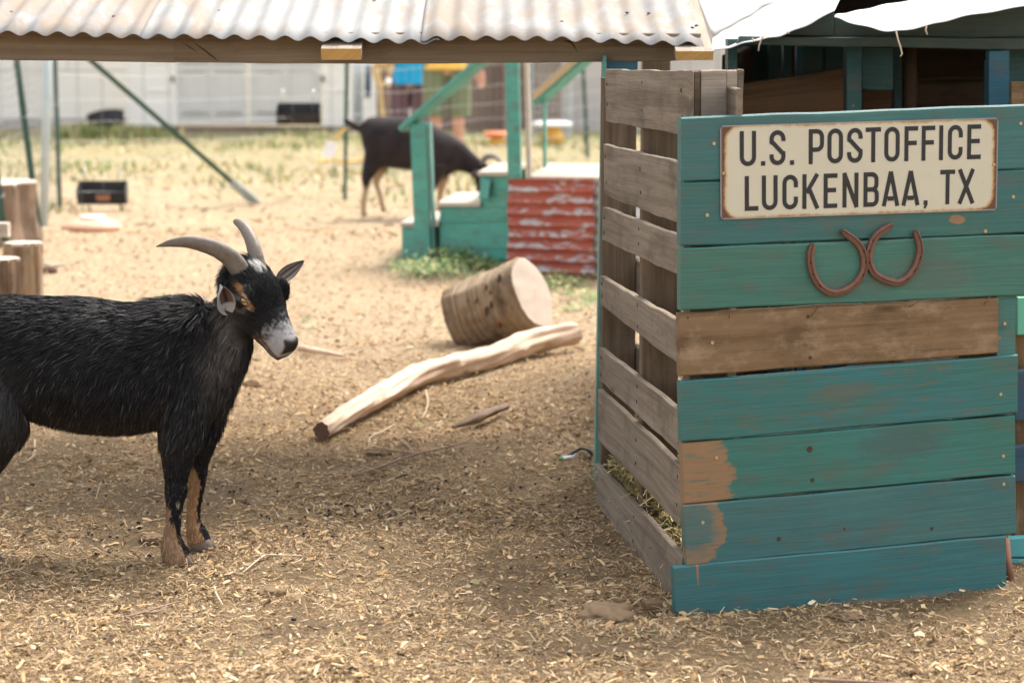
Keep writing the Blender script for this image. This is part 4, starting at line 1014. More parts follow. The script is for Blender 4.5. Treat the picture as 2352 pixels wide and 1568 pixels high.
wz('wall', 396, 738, 2.05, 3.2, YBN, .12, M['barn'], barn)
wz('sill', 289, 812, -.05, .06, YBN - .03, .1, M['fence_wood'], barn)
wz('wall', -700, 289, .10, 3.2, YBN + .9, .12, M['barn'], barn)
wz('wall', -700, 289, -.05, .11, YBN + .87, .12, M['grey_wall'], barn)
wz('wall_batten', -700, 288, .62, .64, YBN + .89, .02, M['door'], barn); wz('wall_batten', 150, 154, .62, 3, YBN + .89, .02, M['door'], barn)
for z in (.42, .72, 1.1): wz('wall_batten', 334, 384, z, z + .035, YBN - .012, .014, M['barn'], barn); wz('wall_batten', 745, 800, z, z + .035, YBN - .012, .014, M['barn'], barn)
for side_, (a, b_) in (('l', (399, 566)), ('r', (569, 736))):
    d = wz('door', a, b_, .075, 2.03, YBN + .01, .05, M['door'], barn); d['label'] = 'panelled grey-white barn door'
    m = (a + b_) / 2
    for (z0, z1) in ((.22, .62), (.76, 1.16), (1.30, 1.84)):
        for (u, v) in ((a + 18, m - 12), (m + 12, b_ - 18)):
            fr = wz('door_panel', u, v, z0, z1, YBN - .004, .02, M['door'], d)
            wz('panel_groove_shade', u - 5, v + 5, z1 + .012, z1 + .03, YBN - .012, .024, M['groove'], d)
            wz('panel_groove_shade', u - 5, v + 5, z0 - .03, z0 - .012, YBN - .012, .024, M['groove'], d)
    hx = 393 if side_ == 'l' else 739
    wz('hinge', hx - 3, hx + 3, at(0, 188, YBN).z, at(0, 175, YBN).z, YBN - .03, .03, M['rust'], d)
V, Fc, UV = sheet_geo([Vector((-9.5, 25.5, 3.15)), Vector((-1.6, 25.5, 3.15))], [Vector((-9.5, 30, 4.6)), Vector((-1.6, 30, 4.6))], 3, None, .05)
obj('roof', V, Fc, M['tin'], barn, False, UV)
wz('side_wall', -700, -690, 0, 3.2, YBN + 1, 4, M['barn'], barn)
pw = thing('plank_wall', 'weathered brown plank wall behind the wire fence', 'wall', (0, 26, 0))
wz('planks', 860, 1205, -.05, 1.9, 26.2, .05, M['fence_wood'], pw); wz('planks', 1228, 1300, -.05, 1.9, 26.1, .05, M['fence_wood'], pw)
wz('dark_gap_panel', 1205, 1228, -.05, 1.7, 26.4, .05, M['black_pl'], pw)  # black sheet stands in for the darkness of the gap between planks
wz('rail', 812, 1320, 1.02, 1.14, 26.0, .06, M['door'], pw); wz('post', 1155, 1180, -.05, 1.9, 26.0, .1, M['fence_wood'], pw)
gw = thing('grey_plank_wall', 'pale grey plank wall at the right behind the fence', 'wall', (1.2, 26, 0))
wz('planks', 1290, 1800, -.05, 2.2, 26.0, .06, M['grey_wall'], gw)
lw = thing('white_panel_wall', 'narrow white wall strip right of the barn doors', 'wall', (-1.6, 26, 0))
wz('planks', 812, 862, -.05, 2.4, 25.9, .05, M['barn'], lw)
# wire cages stacked before the plank wall
cg = thing('wire_cage', 'rusty wire cage standing against the brown plank wall', 'cage', (at(1270, 0, 24.5).x, 24.7, 0))
for i in range(9): bar('wire', up(1225 + i * 10, 24.5, .02), up(1225 + i * 10, 24.5, 1.25), .012, .012, M['galv'], cg, up=(0, 1, 0), n=1)
for i in range(9): bar('wire', up(1222, 24.5, .05 + i * .145), up(1308, 24.5, .05 + i * .145), .012, .012, M['galv'], cg, n=1)
for x in (1222, 1309): bar('frame', up(x, 24.52, 0), up(x, 24.52, 1.3), .03, .03, M['galv_pipe'], cg, up=(0, 1, 0), n=1)

M['hose'] = m_plain('faded_yellow_hose', (.62, .44, .2), .6)
def simple(name, label, cat, fn, loc):
    t = thing(name, label, cat, loc); fn(t); return t
o = tube('hose', cr([at(x, y, 24.6) for x, y in ((852, 170), (862, 150), (885, 145), (903, 160), (905, 182), (885, 194), (866, 186), (862, 165), (880, 152), (896, 166), (890, 186))]), .018, M['hose'], None, 8)
tag(o, 'coiled yellow hose hanging by the plank wall', 'hose')
o = tube('hose', cr([at(x, y, 24.3) for x, y in ((868, 160), (872, 200), (876, 240), (884, 290))]), .02, M['hose'], None, 8)
tag(o, 'straight yellow hose end hanging down below the coil', 'hose')
o = tube('hose', cr([at(x, y, 24.4) for x, y in ((886, 186), (905, 196), (925, 215), (935, 250), (940, 290))]), .03, M['white_pl'], None, 8)
tag(o, 'white hose arching down beside the yellow one', 'hose')
def bucket(t, px, py, Y, r0, r1, h, mat, rim=True):
    c = gnd(px, py); c = Vector((c.x, c.y, 0))
    lathe('tub', c, [(r0, 0), (r1, h), (r1 * 1.05, h + .015), (r1 * .95, h + .012), (r0 * .95, .03)], mat, t, seg=24)
# hanging cloths
def cloth(name, label, x0, x1, y0, y1, Y, mat):
    A = [at(lerp(x0, x1, i / 12), y0, Y) for i in range(13)]; B = [at(lerp(x0, x1, i / 12), y1 + 4 * math.sin(i), Y) for i in range(13)]
    V, Fc, UV = sheet_geo(A, B, 8, lambda i, t: Vector((0, .05 * math.sin(i * 1.4) * t, 0)), .004)
    V = [v for v in V]; N = len(V) // 2
    for i in range(N): V[N + i] = V[i] + Vector((0, .01, 0))
    o = obj(name, V, Fc, mat, None, True, UV); tag(o, label, 'cloth'); return o
cloth('hanging_cloth', 'blue cloth hanging beside the white wall strip', 838, 852, 150, 225, 24.9, m_plain('jeans_cloth', (.16, .24, .36), .8))
cloth('hanging_cloth', 'pale striped cloth hanging at the white wall strip', 812, 832, 146, 290, 25.0, m_plain('pale_cloth', (.55, .58, .60), .8))
# low tubs and tables
t = thing('spool_table', 'round white low table on a yellow pedestal', 'table', gnd(1268, 328))
c = gnd(1268, 328); s = mpp(c.y)
lathe('top', Vector((c.x, c.y, 36 * s)), [(10 * s, 0), (44 * s, 2 * s), (47 * s, 8 * s), (40 * s, 12 * s), (5 * s, 13 * s)], M['white_pl'], t)
lathe('pedestal', Vector((c.x, c.y, 0)), [(27 * s, 0), (25 * s, 20 * s), (18 * s, 38 * s)], M['yellow_pl'], t)
t = thing('spool_table', 'round orange low table beside the teal post', 'table', gnd(1140, 332))
c = gnd(1140, 332); s = mpp(c.y)
lathe('top', Vector((c.x, c.y, 16 * s)), [(8 * s, 0), (28 * s, 2 * s), (30 * s, 9 * s), (26 * s, 13 * s), (5 * s, 14 * s)], M['orange_pl'], t)
lathe('pedestal', Vector((c.x, c.y, 0)), [(20 * s, 0), (18 * s, 10 * s), (12 * s, 17 * s)], M['yellow_pl'], t)
t = thing('rubber_tub', 'old black rubber tub lying in the grass by the barn', 'tub', gnd(246, 312))
c = gnd(246, 312) + Vector((0, 0, .13))
ax = (Vector((.19, 0, .03)), Vector((0, .16, -.05)), Vector((-.02, .04, .10)))
prof = [(.55, -.9), (.85, -.6), (1.0, 0), (.97, .7), (1.05, .9), (.9, .92), (.82, .3), (.6, -.5), (.05, -.55)]
V, Fc, UV = lathe_geo((0, 0, 0), prof, 24); obj('tub', [c + ax[0] * v.x + ax[1] * v.y + ax[2] * v.z for v in V], Fc, M['black_pl'], t, True, UV)
# salmon upturned dish and its pale cap
t = thing('upturned_dish', 'salmon pink shallow dish lying upside down in the chips', 'dish', gnd(213, 528))
c = gnd(213, 526); c.z = gh(c.x, c.y) ; s = mpp(c.y)
lathe('dish', c, [(68 * s, 0), (70 * s, 5 * s), (58 * s, 14 * s), (40 * s, 21 * s), (5 * s, 24 * s)], M['clay'], t, seg=32)
lathe('cap', c + Vector((0, 0, 23 * s)), [(30 * s, 0), (29 * s, 6 * s), (5 * s, 7 * s)], M['white_pl'], t, seg=24)

# ------------------------------------------------------------------ wire fence: steel posts, rails, mesh, feeders
def tpost(px0, py0, px1, py1, Y, label, w=.034, ztop=None, mat='post_green', lean=0, grp='green steel fence posts'):
    b_ = gnd(px1, py1); a = at(px0, py0, b_.y + lean); d = (a - b_).normalized()
    top = b_ + d * ((1.55 - b_.z) / d.z if ztop is None else (ztop - b_.z) / d.z)
    b_ = b_ - d * .05
    s_ = Vector((1, 0, 0)); mb = MB()
    V, Fc, UV = bar_geo(b_, top, w, .005, up=(0, 1, 0), n=4, jit=0); mb.add(V, Fc, UV)
    V, Fc, UV = bar_geo(b_ + Vector((0, .014, 0)), top + Vector((0, .014, 0)), .007, .022, up=(0, 1, 0), n=4, jit=0); mb.add(V, Fc, UV)
    L = (top - b_).length
    for i in range(int(L / .055)):
        p = b_ + (top - b_).normalized() * (.06 + i * .055); V, Fc, UV = bar_geo(p, p + d * .012, .012, .010, up=(0, 1, 0), n=1, jit=0)
        mb.add([v + Vector((0, -.006, 0)) for v in V], Fc, UV)
    t = thing('fence_post', label, 'fence post', b_, grp); mb.build('steel_post', M[mat], t)
    for z in (.35, .75, 1.12):
        p = b_ + d * (z / d.z); V = [p + Vector((math.cos(a_) * w * .75, math.sin(a_) * .022, .01 * math.sin(a_))) for a_ in np.linspace(0, 2 * math.pi, 13)]
        tube('wire_clip', V, .0022, M['galv'], t, 5)
    return b_, top
P1 = tpost(38, 140, 92, 548, 13.7, 'thick green steel post leaning left, in front of the pipe post', .036)
P2 = tpost(126, 140, 138, 487, 15.5, 'upright green steel post just left of the hanging trough', .030)
P3 = tpost(-40, 140, 14, 575, 13, 'green steel post at the left edge above the cut stumps', .036)
P4_ = tpost(797, 140, 792, 459, 16.5, 'upright green steel post behind the dark goat tail', .026)
P5 = tpost(1338, 140, 1350, 363, 20.9, 'green steel post before the grey plank wall', .034)
P6 = tpost(8, 140, 22, 300, 25, 'thin far green post near the left edge of the barn', .022) if False else None
b0 = gnd(100, 520); 
o = tube('pipe_post', [b0 - Vector((0, 0, .03)), at(109, 140, b0.y + .2), at(112, 60, b0.y + .25)], .026, M['galv_pipe'], None, 12)
tag(o, 'pale galvanised pipe post between the two green posts', 'fence post')
# slanting brace
bf = gnd(588, 466); bt_ = at(212, 142, 15.3); dd = (bt_ - bf).normalized()
t = thing('fence_brace', 'dark green steel brace slanting down to the ground', 'brace', bf)
V, Fc, UV = bar_geo(bf, bf + dd * ((1.35 - bf.z) / dd.z), .034, .006, up=(0, 1, .3), n=3, jit=0); obj('bar', V, Fc, M['post_green'], t, uv=UV)
V, Fc, UV = bar_geo(bf + Vector((0, .012, 0)), bf + dd * ((1.35 - bf.z) / dd.z) + Vector((0, .012, 0)), .007, .022, up=(0, 1, .3), n=3, jit=0); obj('rib', V, Fc, M['post_green'], t, uv=UV)
pl = bf + dd * .10; bar('anchor_plate', bf - dd * .01, bf + dd * .26, .065, .012, M['galv_pipe'], t, up=(0, 1, .5), n=2)
# mesh runs
def mesh_run(name, label, pts, zs, vs, r=.0011):
    mb = MB()
    for a, b_ in zip(pts[:-1], pts[1:]):
        a = Vector((a[0], a[1], 0)); b_ = Vector((b_[0], b_[1], 0)); L = (b_ - a).length; n = max(6, int(L / .5))
        for z in zs:
            P = [lerp(a, b_, i / n) + Vector((0, 0, z - .018 * math.sin(math.pi * i / n) + .008 * math.sin(i * 2.1 + z * 9))) for i in range(n + 1)]
            mb.add(*tube_geo(P, r, 4))
        for i in range(int(L / vs) + 1):
            p = lerp(a, b_, min(1, i * vs / L)); mb.add(*tube_geo([p + Vector((0, 0, zs[0])), p + Vector((.004, 0, zs[len(zs) // 2])), p + Vector((0, 0, zs[-1]))], r * .85, 4))
    o = mb.build(name, M['galv']); return tag(o, label, 'fence')
ZS = [.03, .13, .23, .34, .46, .58, .72, .88, 1.04, 1.2]
mesh_run('wire_mesh', 'galvanised wire mesh strung from the left posts to the far right post', [(P2[0].x, P2[0].y - .03), (P4_[0].x, P4_[0].y - .03), (P5[0].x, P5[0].y - .03), (2.2, 25)], ZS, .15)
mesh_run('wire_mesh', 'fine wire mesh panel between the leaning green posts on the left', [(P3[0].x - .1, P3[0].y - .04), (P1[0].x - .1, P1[0].y - .04), (P2[0].x, P2[0].y - .08)], [z * .05 for z in range(1, 26)], .05, .0008)
# hanging feed troughs
def trough(label, cx, ytop, ybot, w, Y, hooks, tilt=0):
    s = mpp(Y); c = at(cx, ybot, Y); W_ = w * s; H = (ybot - ytop) * s; t = thing('feed_trough', label, 'trough', c, 'black feed troughs hung on the wire fence')
    D = .11; th = .005
    x0, x1 = c.x - W_ / 2, c.x + W_ / 2; z0 = c.z; yb = Y + .06; yf = Y - D / 2
    def pl3(name, a, b_, c_, d, n_): return plank(name, a, b_, c_, d, n_, M['black_pl'], t, n=2, jit=0, ch=.001)
    zt = z0 + H; zf = z0 + H * .52
    pl3('back', (x0, yb, zt), (x1, yb, zt), (x1, yb, z0), (x0, yb, z0), (0, th, 0))
    pl3('front', (x0 + .01, yf, zf), (x1 - .01, yf, zf), (x1 - .02, yf + .03, z0), (x0 + .02, yf + .03, z0), (0, th, 0))
    pl3('floor', (x0, yb, z0 + .002), (x1, yb, z0 + .002), (x1, yf + .03, z0 + .002), (x0, yf + .03, z0 + .002), (0, 0, -th))
    for x in (x0, x1 - th):
        V = [Vector((x, yb, z0)), Vector((x, yf + .03, z0)), Vector((x, yf - .004, zf + .004)), Vector((x, yf + .02, zf + .03)), Vector((x, yb, zt))]; V += [v + Vector((th, 0, 0)) for v in V]
        obj('end', V, [(0, 1, 2, 3, 4), (9, 8, 7, 6, 5)] + [(k, k + 5, (k + 1) % 5 + 5, (k + 1) % 5) for k in range(5)], M['black_pl'], t)
    for fx in (.12, .82):
        x = x0 + W_ * fx; p = Vector((x, yb - .004, zt - .02)); pp_ = [p, p + Vector((0, -.004, .06 + .03)), p + Vector((.006, .02, .105)), p + Vector((.008, .03, .085))]
        tube('hook', cr(pp_, 3), .0045, M['white_hook'], t, 6)
    return t, c, yf, zf, z0, W_
M['white_hook'] = m_plain('zinc_hook', (.7, .7, .7), .25, .7, .6)
tr = trough('black feed trough hung low on the fence at the left, with a small sticker', 235, 417, 468, 112, 15.7, None)
_, c, yf, zf, z0, W_ = tr
M['sticker'] = m_plain('faded_sticker', (.34, .16, .09), .6, var=.5, sc=60)
plank('sticker', (c.x - .035, yf + .004, zf - .008), (c.x + .06, yf + .004, zf - .008), (c.x + .055, yf + .016, z0 + .02), (c.x - .03, yf + .016, z0 + .02), (0, .002, 0), M['sticker'], tr[0], n=2, jit=0)
trough('black feed trough hung high on the fence before the barn door', 686, 238, 285, 100, 16.4, None)
# tag on a cord tied to the post
pc = at(757, 343, 16.4)
t = thing('paper_tag', 'small white tag on an orange cord beside the fence post', 'tag', pc)
bar('tag_card', pc + Vector((-.018, 0, -.055)), pc + Vector((.018, 0, .05)), .075, .003, M['white_pl'], t, up=(0, 1, 0), n=2, jit=0)
tube('cord', cr([at(764, 322, 16.4), at(773, 316, 16.4), at(784, 304, 16.42), at(795, 296, 16.45)]), .006, M['yellow_pl'], t, 6)
o = tube('cord', cr([gnd(x, y, .02) for x, y in ((730, 372), (760, 366), (800, 372), (840, 366), (880, 372), (930, 368))]), .010, M['yellow_pl'], None, 6)
tag(o, 'yellow rope lying in the dry grass behind the goat', 'rope')

# ------------------------------------------------------------------ stumps and logs at the left
def stump(label, cx, yb, r, h, seed, Y=None, mat='bark', tilt=(0, 0), cap='cut'):
    rr = random.Random(seed); c = gnd(cx, yb); c.z = float(gh(c.x, c.y)) - .02; N = 40
    ph = [rr.uniform(0, 6.28) for _ in range(6)]; V = []; UV = []; Fc = []
    def rad(a, z): return r * (1 + .09 * (vnoise(a * 5 + seed, z * 8, 1, 3) - .5) + .06 * (vnoise(a * 18 + seed, z * 12, 1, 8) - .5) + .06 * math.sin(2 * a + ph[0]) + .06 * math.sin(5 * a + ph[1]) + .05 * math.sin(9 * a + ph[2] + z * 3) + .02 * math.sin(17 * a + ph[3]) + .06 * max(0, 1 - z / .1))
    for i in range(11):
        z = h * i / 10
        for k in range(N):
            a = 2 * math.pi * k / N; q = rad(a, z); V.append(c + Vector((math.cos(a) * q + tilt[0] * z, math.sin(a) * q + tilt[1] * z, z + .02))); UV.append((z, a * r + seed))
    for i in range(10):
        for k in range(N): Fc.append((i * N + k, i * N + (k + 1) % N, (i + 1) * N + (k + 1) % N, (i + 1) * N + k))
    Fc.append(tuple(range(N - 1, -1, -1)))
    t = thing('cut_stump', label, 'stump', c); obj('trunk', V, Fc, M[mat], t, True, UV)
    top = V[-N:]; cc = sum(top, Vector()) / N; obj('sawn_top', [v + Vector((0, 0, .001)) for v in top] + [v - Vector((0, 0, .01)) for v in top], [tuple(range(N))] + [(k, k + N, (k + 1) % N + N, (k + 1) % N) for k in range(N)], M[cap], t)
    return c
M['bark2'] = m_wood('dark_fluted_bark', (.12, .078, .05), (.31, .215, .145), (.035, .022, .015), stain=.8, bump=1.2, fine=.7)
stump('tall pale stump with a fresh top at the left edge behind the goat', 58, 762, .072, .37, 21)
stump('short grey fluted stump in front of the pale one', 8, 792, .068, .345, 22, mat='bark2')
stump('wide brown stump behind the mesh at the left edge', -52, 560, .31, .345, 23, mat='bark2')
pa = at(-60, 560, 9.75); pb = at(22, 556, 9.75); pb.z = pa.z = .415
o = bar('plank_offcut', pa, pb, .06, .055, M['tread'], None, n=3); tag(o, 'pale offcut of timber lying on the left stumps', 'timber')
o = tube('stick', [gnd(100, 603, .02), gnd(120, 612, .02), gnd(150, 606, .03)], .008, M['tread'], None, 6); tag(o, 'bleached stick on the chips right of the stumps', 'stick')
for (x, y, s_, lb) in ((84, 578, .035, 'dark clod beside the leaning post foot'), (112, 622, .045, 'dark clod under the bleached stick')):
    c = gnd(x, y, .015); o = ball('dirt_clod', c, s_, M['clod'] if 'clod' in M else M['log_end'], None, (Vector((s_, 0, 0)), Vector((0, s_ * .7, 0)), Vector((0, 0, s_ * .55))), 10); tag(o, lb, 'clod')

# ------------------------------------------------------------------ big two-faced stump
def wedge_stump():
    Rc = at(1222, 672, 9.25); A = Vector((.060, 0, -.128)) * 1.02; B = Vector((.055, .125, .026)); ax = A.cross(B).normalized()
    if ax.x < 0: ax = -ax
    L_ = .335; NR, N = 26, 84; V = []; UV = []; F0 = []; rr = random.Random(4); ph = [rr.uniform(0, 6.28) for _ in range(6)]
    for i in range(NR + 1):
        t_ = i / NR; c = Rc - ax * L_ * t_; sc_ = (1 - .03 * t_) * (.965 if i == 0 else 1)
        for k in range(N):
            a = 2 * math.pi * k / N
            q = sc_ * (1 + .030 * math.sin(2 * a + ph[0]) + .028 * math.sin(5 * a + ph[1] + t_) + .07 * (vnoise(math.cos(a) * 2 + 5, math.sin(a) * 2 + t_ * 2 + 5, 1, 3) - .5) + .06 * (vnoise(a * 5, t_ * 3, 1, 8) - .5) * (1 if i else .4) + .035 * (vnoise(a * 16, t_ * 14, 1, 9) - .5))
            V.append(c + A * math.cos(a) * q + B * math.sin(a) * q); UV.append((a * .14, t_ * L_ + 3))
    for i in range(NR):
        for k in range(N): k2 = (k + 1) % N; F0.append((i * N + k, i * N + k2, (i + 1) * N + k2, (i + 1) * N + k))
    c = Vector((Rc.x - .1, Rc.y, 0)); t = thing('cut_stump', 'large round log section tipped over by the long log, pale cut face to the right', 'stump', c)
    F1 = tuple(range(NR * N, NR * N + N)); o = obj('trunk', V, F0 + [F1], M['bark'], t, True, UV)
    # sawn face: gently uneven fan with rings from its own material
    W_ = []; UW = []; FW = []; M_ = 9
    for i in range(M_ + 1):
        f = i / M_
        for k in range(N):
            p = Rc.lerp(V[k], 1 - f) if i < M_ else Rc; W_.append(p + ax * (.002 + .006 * (1 - (1 - f) ** 2) * .3 + .004 * (vnoise(p.x * 40, p.z * 40, 1, 5) - .5) * (1 if 0 < i < M_ else 0))); UW.append(((p - Rc).dot(A.normalized()), (p - Rc).dot(B.normalized())))
    for i in range(M_):
        for k in range(N): k2 = (k + 1) % N; FW.append((i * N + k, i * N + k2, (i + 1) * N + k2, (i + 1) * N + k))
    n_ = NT('sawn_log_face', .85, .15); uv = n_.uv(); dd = n_.dist2(uv, .012, -.01)
    dd = n_.math('ADD', dd, n_.math('MULTIPLY', n_.noise(n_.map(uv, (12, 12, 1)), 1, 3), .02)); rg = n_.math('FRACT', n_.math('MULTIPLY', dd, 75))
    cc = n_.mix(n_.noise(n_.map(uv, (9, 9, 1)), 1, 5, .7), (.44, .36, .29), (.60, .51, .43)); cc = n_.mix(n_.math('MULTIPLY', n_.ramp(rg, [(0, 0.0), (.7, .1), (1, 1.0)]), .25), cc, (.28, .2, .14))
    cc = n_.mix(n_.math('MULTIPLY', n_.step(n_.noise(n_.map(uv, (5, 60, 1)), 1, 4), .62, .68), .35), cc, (.2, .14, .1)); n_.col(cc)
    obj('sawn_face', W_, FW, n_.m, t, True, UW)
    Yc = Rc.y
    # dark knot holes pressed into the side
    for (x, y, s_, an) in ((1119, 712, .018, .5), (1096, 690, .011, .2), (1150, 745, .010, 0), (1129, 700, .012, 1.2), (1148, 640, .014, .2), (1127, 672, .007, 0), (1075, 690, .008, 0), (1117, 660, .009, 0)):
        d = ray(x, y).normalized(); p = at(x, y, Yc)
        hit, loc, nn, _ = o.ray_cast(Vector((0, 0, CAMZ)) - t.location, d)
        if not hit: continue
        if nn.dot(d) > 0: nn = -nn
        s1 = nn.cross(Vector((0, 0, 1))).normalized(); u1 = s1.cross(nn)
        V = []; N2 = 12
        for k in range(N2):
            a = 2 * math.pi * k / N2; q = s_ * (1 + .12 * math.sin(3 * a + x)); V.append(loc + t.location + nn * .0035 + s1 * math.cos(a) * q * .55 + u1 * math.sin(a) * q * 1.3)
        obj('knot_hole', V, [tuple(range(N2))], M['knot'], t)
M['knot'] = m_plain('dark_knot', (.09, .05, .032), .95, var=.5, sc=80)
M['clod'] = m_plain('dirt_clod', (.20, .135, .078), .95, var=.3, sc=60)
wedge_stump()

# ------------------------------------------------------------------ log, bark, sticks, twigs
def bumpy(name, pts, rads, mat, label, cat, seg=20, rough=.10, endmat=None, knots=()):
    P = cr(pts, 8); n = len(P); rs_ = [float(np.interp(i / (n - 1), np.linspace(0, 1, len(rads)), rads)) for i in range(n)]
    t = thing(name, label, cat, P[0])
    V, T, fr = frames(P); VV = []; UV = []; Fc = []; s = 0; rr = random.Random(len(label)); ph = [rr.uniform(0, 6.28) for _ in range(6)]
    for i, p in enumerate(P):
        if i: s += (P[i] - P[i - 1]).length
        a_, b_ = fr[i]
        for k in range(seg):
            an = 2 * math.pi * k / seg
            q = rs_[i] * (1 + rough * (.35 * math.sin(3 * an + ph[0] + s * 3) + .5 * math.sin(5 * an + ph[1] - s * 5) + .4 * math.sin(8 * an + ph[2] + s * 11) + .35 * math.sin(s * 40 + 4 * an)))
            for (ks, ka, kr) in knots:
                dd_ = ((s - ks) / kr) ** 2 + (((an - ka + math.pi) % 6.283 - math.pi) * rs_[i] / kr) ** 2; q += kr * .7 * math.exp(-dd_)
            VV.append(p + a_ * math.cos(an) * q + b_ * math.sin(an) * q); UV.append((s, an * rs_[i]))
    for i in range(n - 1):
        for k in range(seg): k2 = (k + 1) % seg; Fc.append((i * seg + k, i * seg + k2, (i + 1) * seg + k2, (i + 1) * seg + k))
    obj('wood', VV, Fc, M[mat], t, True, UV)
    for j, (ring, dr) in enumerate(((VV[:seg], -T[0]), (VV[-seg:], T[-1]))):
        f = tuple(range(seg)) if j else tuple(range(seg - 1, -1, -1)); obj('end_grain', [v + dr * .001 for v in ring], [f], M[endmat or mat], t, uv=[(v.x, v.z) for v in ring])
    return t
lp = [(738, 988, .030), (800, 948, .036), (880, 905, .040), (960, 862, .045), (1040, 840, .048), (1120, 820, .050), (1200, 790, .06), (1270, 774, .066), (1322, 765, .072)]
LP = []
for x, y, z in lp: LP.append(gnd(x, y, z))
bumpy('fallen_log', LP, [.025, .030, .034, .037, .040, .038, .043, .044, .040], 'logwood', 'long bleached barkless log lying on the chips', 'log', 40, .15, 'log_end', knots=((1.25, 1.2, .025), (.95, 4.2, .03), (1.75, 1.9, .02)))
bumpy('bark_piece', [gnd(1040, 980, .012), gnd(1080, 962, .018), (gnd(1120, 948, .022)), gnd(1166, 928, .02)], [.008, .020, .018, .010], 'barkp', 'dark piece of bark lying below the log', 'bark', 12, .3) if False else None
M['barkp'] = m_wood('grey_bark', (.20, .14, .10), (.34, .26, .20), (.05, .03, .02), stain=.7, bump=1.2, fine=.6)
bumpy('bark_piece', [gnd(1040, 980, .008), gnd(1080, 966, .014), gnd(1120, 950, .017), gnd(1166, 932, .015)], [.005, .012, .013, .007], 'barkp', 'narrow grey piece of bark lying below the log', 'bark', 16, .35)
bumpy('stick', [gnd(690, 798, .02), gnd(730, 806, .015), gnd(790, 816, .01)], [.013, .011, .006], 'logwood', 'short pale stick on the ground before the goat\'s nose', 'stick', 10, .15)
def twig(label, runs, r=.0035, mat='twig'):
    mb = MB()
    for pts in runs:
        P = cr([gnd(x, y, z) + Vector((0, 0, float(gh(gnd(x, y).x, gnd(x, y).y)) * .5)) for x, y, z in pts], 4); n = len(P); mb.add(*tube_geo(P, [r * (1 - .5 * i / n) for i in range(n)], 6))
    o = mb.build('twig', M[mat], None, True); tag(o, label, 'twig'); return o
twig('long forked dark twig on the chips below the log', [[(812, 1092, .008), (870, 1072, .012), (920, 1052, .012), (955, 1040, .012), (1030, 1022, .01), (1075, 1012, .006)], [(955, 1040, .012), (930, 1036, .014), (880, 1032, .01)], [(950, 1040, .012), (938, 1022, .02), (918, 1010, .012)]], .0045)
twig('thin pale twig bent upright against the log', [[(978, 896, .03), (983, 918, .02), (978, 940, .008), (968, 956, .004)]], .003, 'twig_pale')
twig('pale curved twig left of the log end', [[(847, 1018, .004), (852, 1000, .012), (880, 985, .012), (905, 968, .01)]], .003, 'twig_pale')
twig('pale straight twig right of the bark piece', [[(1290, 952, .004), (1318, 944, .006), (1345, 930, .01)]], .003, 'twig_pale')
twig('pale forked twig in front of the goat hooves', [[(693, 1278, .006), (650, 1276, .008), (610, 1274, .01), (575, 1277, .006)], [(608, 1274, .01), (585, 1290, .012), (556, 1313, .004)]], .0028, 'twig_pale')
twig('reddish brown forked twig in the near left chips', [[(285, 1412, .004), (330, 1400, .01), (375, 1385, .012), (412, 1373, .006)], [(330, 1401, .01), (362, 1398, .012), (388, 1382, .008)]], .0032)
twig('thin pale twig under the belly of the goat', [[(80, 1012, .02), (78, 1040, .012), (62, 1058, .008), (45, 1062, .004)]], .003, 'twig_pale')
twig('long reddish twig at the bottom right corner', [[(1858, 1547, .006), (1960, 1551, .008), (2080, 1556, .008), (2200, 1560, .004)]], .004)
twig('small hooked pale twig near the bottom left', [[(492, 1340, .004), (497, 1358, .01), (505, 1372, .01), (512, 1384, .004)]], .0028, 'twig_pale')
def clod(label, x, y, rx, ry, h):
    c = gnd(x, y); z = float(gh(c.x, c.y)); bm = bmesh.new(); bmesh.ops.create_icosphere(bm, subdivisions=4, radius=1); rr = random.Random(int(x))
    for v in bm.verts:
        k = 1 + .5 * (vnoise(v.co.x * 3 + x, v.co.y * 3 + v.co.z * 2, 1, 5) - .5) + .3 * (vnoise(v.co.x * 8 + x, v.co.y * 8 - v.co.z * 5, 1, 6) - .5)
        v.co = Vector((v.co.x * rx * k, v.co.y * ry * k, v.co.z * h * k + h * .3))
    me = bpy.data.meshes.new('dirt_clod'); bm.to_mesh(me); bm.free(); me.materials.append(M['clod']); me.polygons.foreach_set('use_smooth', [True] * len(me.polygons))
    o = bpy.data.objects.new('dirt_clod', me); o.location = (c.x, c.y, z); link(o); tag(o, label, 'clod')
clod('flat brown clod in the near chips left of the stall', 625, 1360, .034, .03, .014)
clod('broad tan dirt mound beside the foot of the stall', 1392, 1412, .062, .07, .022)
clod('dark clod in the chips right behind the goat\'s chest', 578, 880, .032, .03, .018)
clod('dark clod with straw in the middle of the yard', 868, 1040, .036, .04, .016)
clod('crumbly dark clod left of the goat hooves', 352, 1248, .030, .03, .014)
clod('small clod on the chips before the teal front', 1950, 1412, .03, .03, .009)
# loose wood block near the pallet foot
a = gnd(1478, 1388, .012); o = bar('wood_block', a, a + Vector((.038, .012, 0)), .03, .014, M['brownboard'], None, n=2); tag(o, 'small reddish wood block by the pallet corner', 'block')
# dropped clip
t = thing('leash_clip', 'black hooked strap end with white and green tip on the chips', 'clip', gnd(1320, 1048))
tube('strap', cr([gnd(1305, 1046, .012), gnd(1318, 1038, .02), gnd(1335, 1030, .028), gnd(1352, 1034, .028), gnd(1359, 1044, .016), gnd(1354, 1052, .008)]), .0045, M['black_pl'], t, 8)
tube('tip', cr([gnd(1322, 1046, .008), gnd(1305, 1050, .008), gnd(1292, 1052, .007)]), .006, M['white_pl'], t, 8)
tube('green_tip', [gnd(1291, 1052, .007), gnd(1285, 1053, .007)], .005, m_plain('green_rubber', (.05, .4, .18), .5), t, 8)

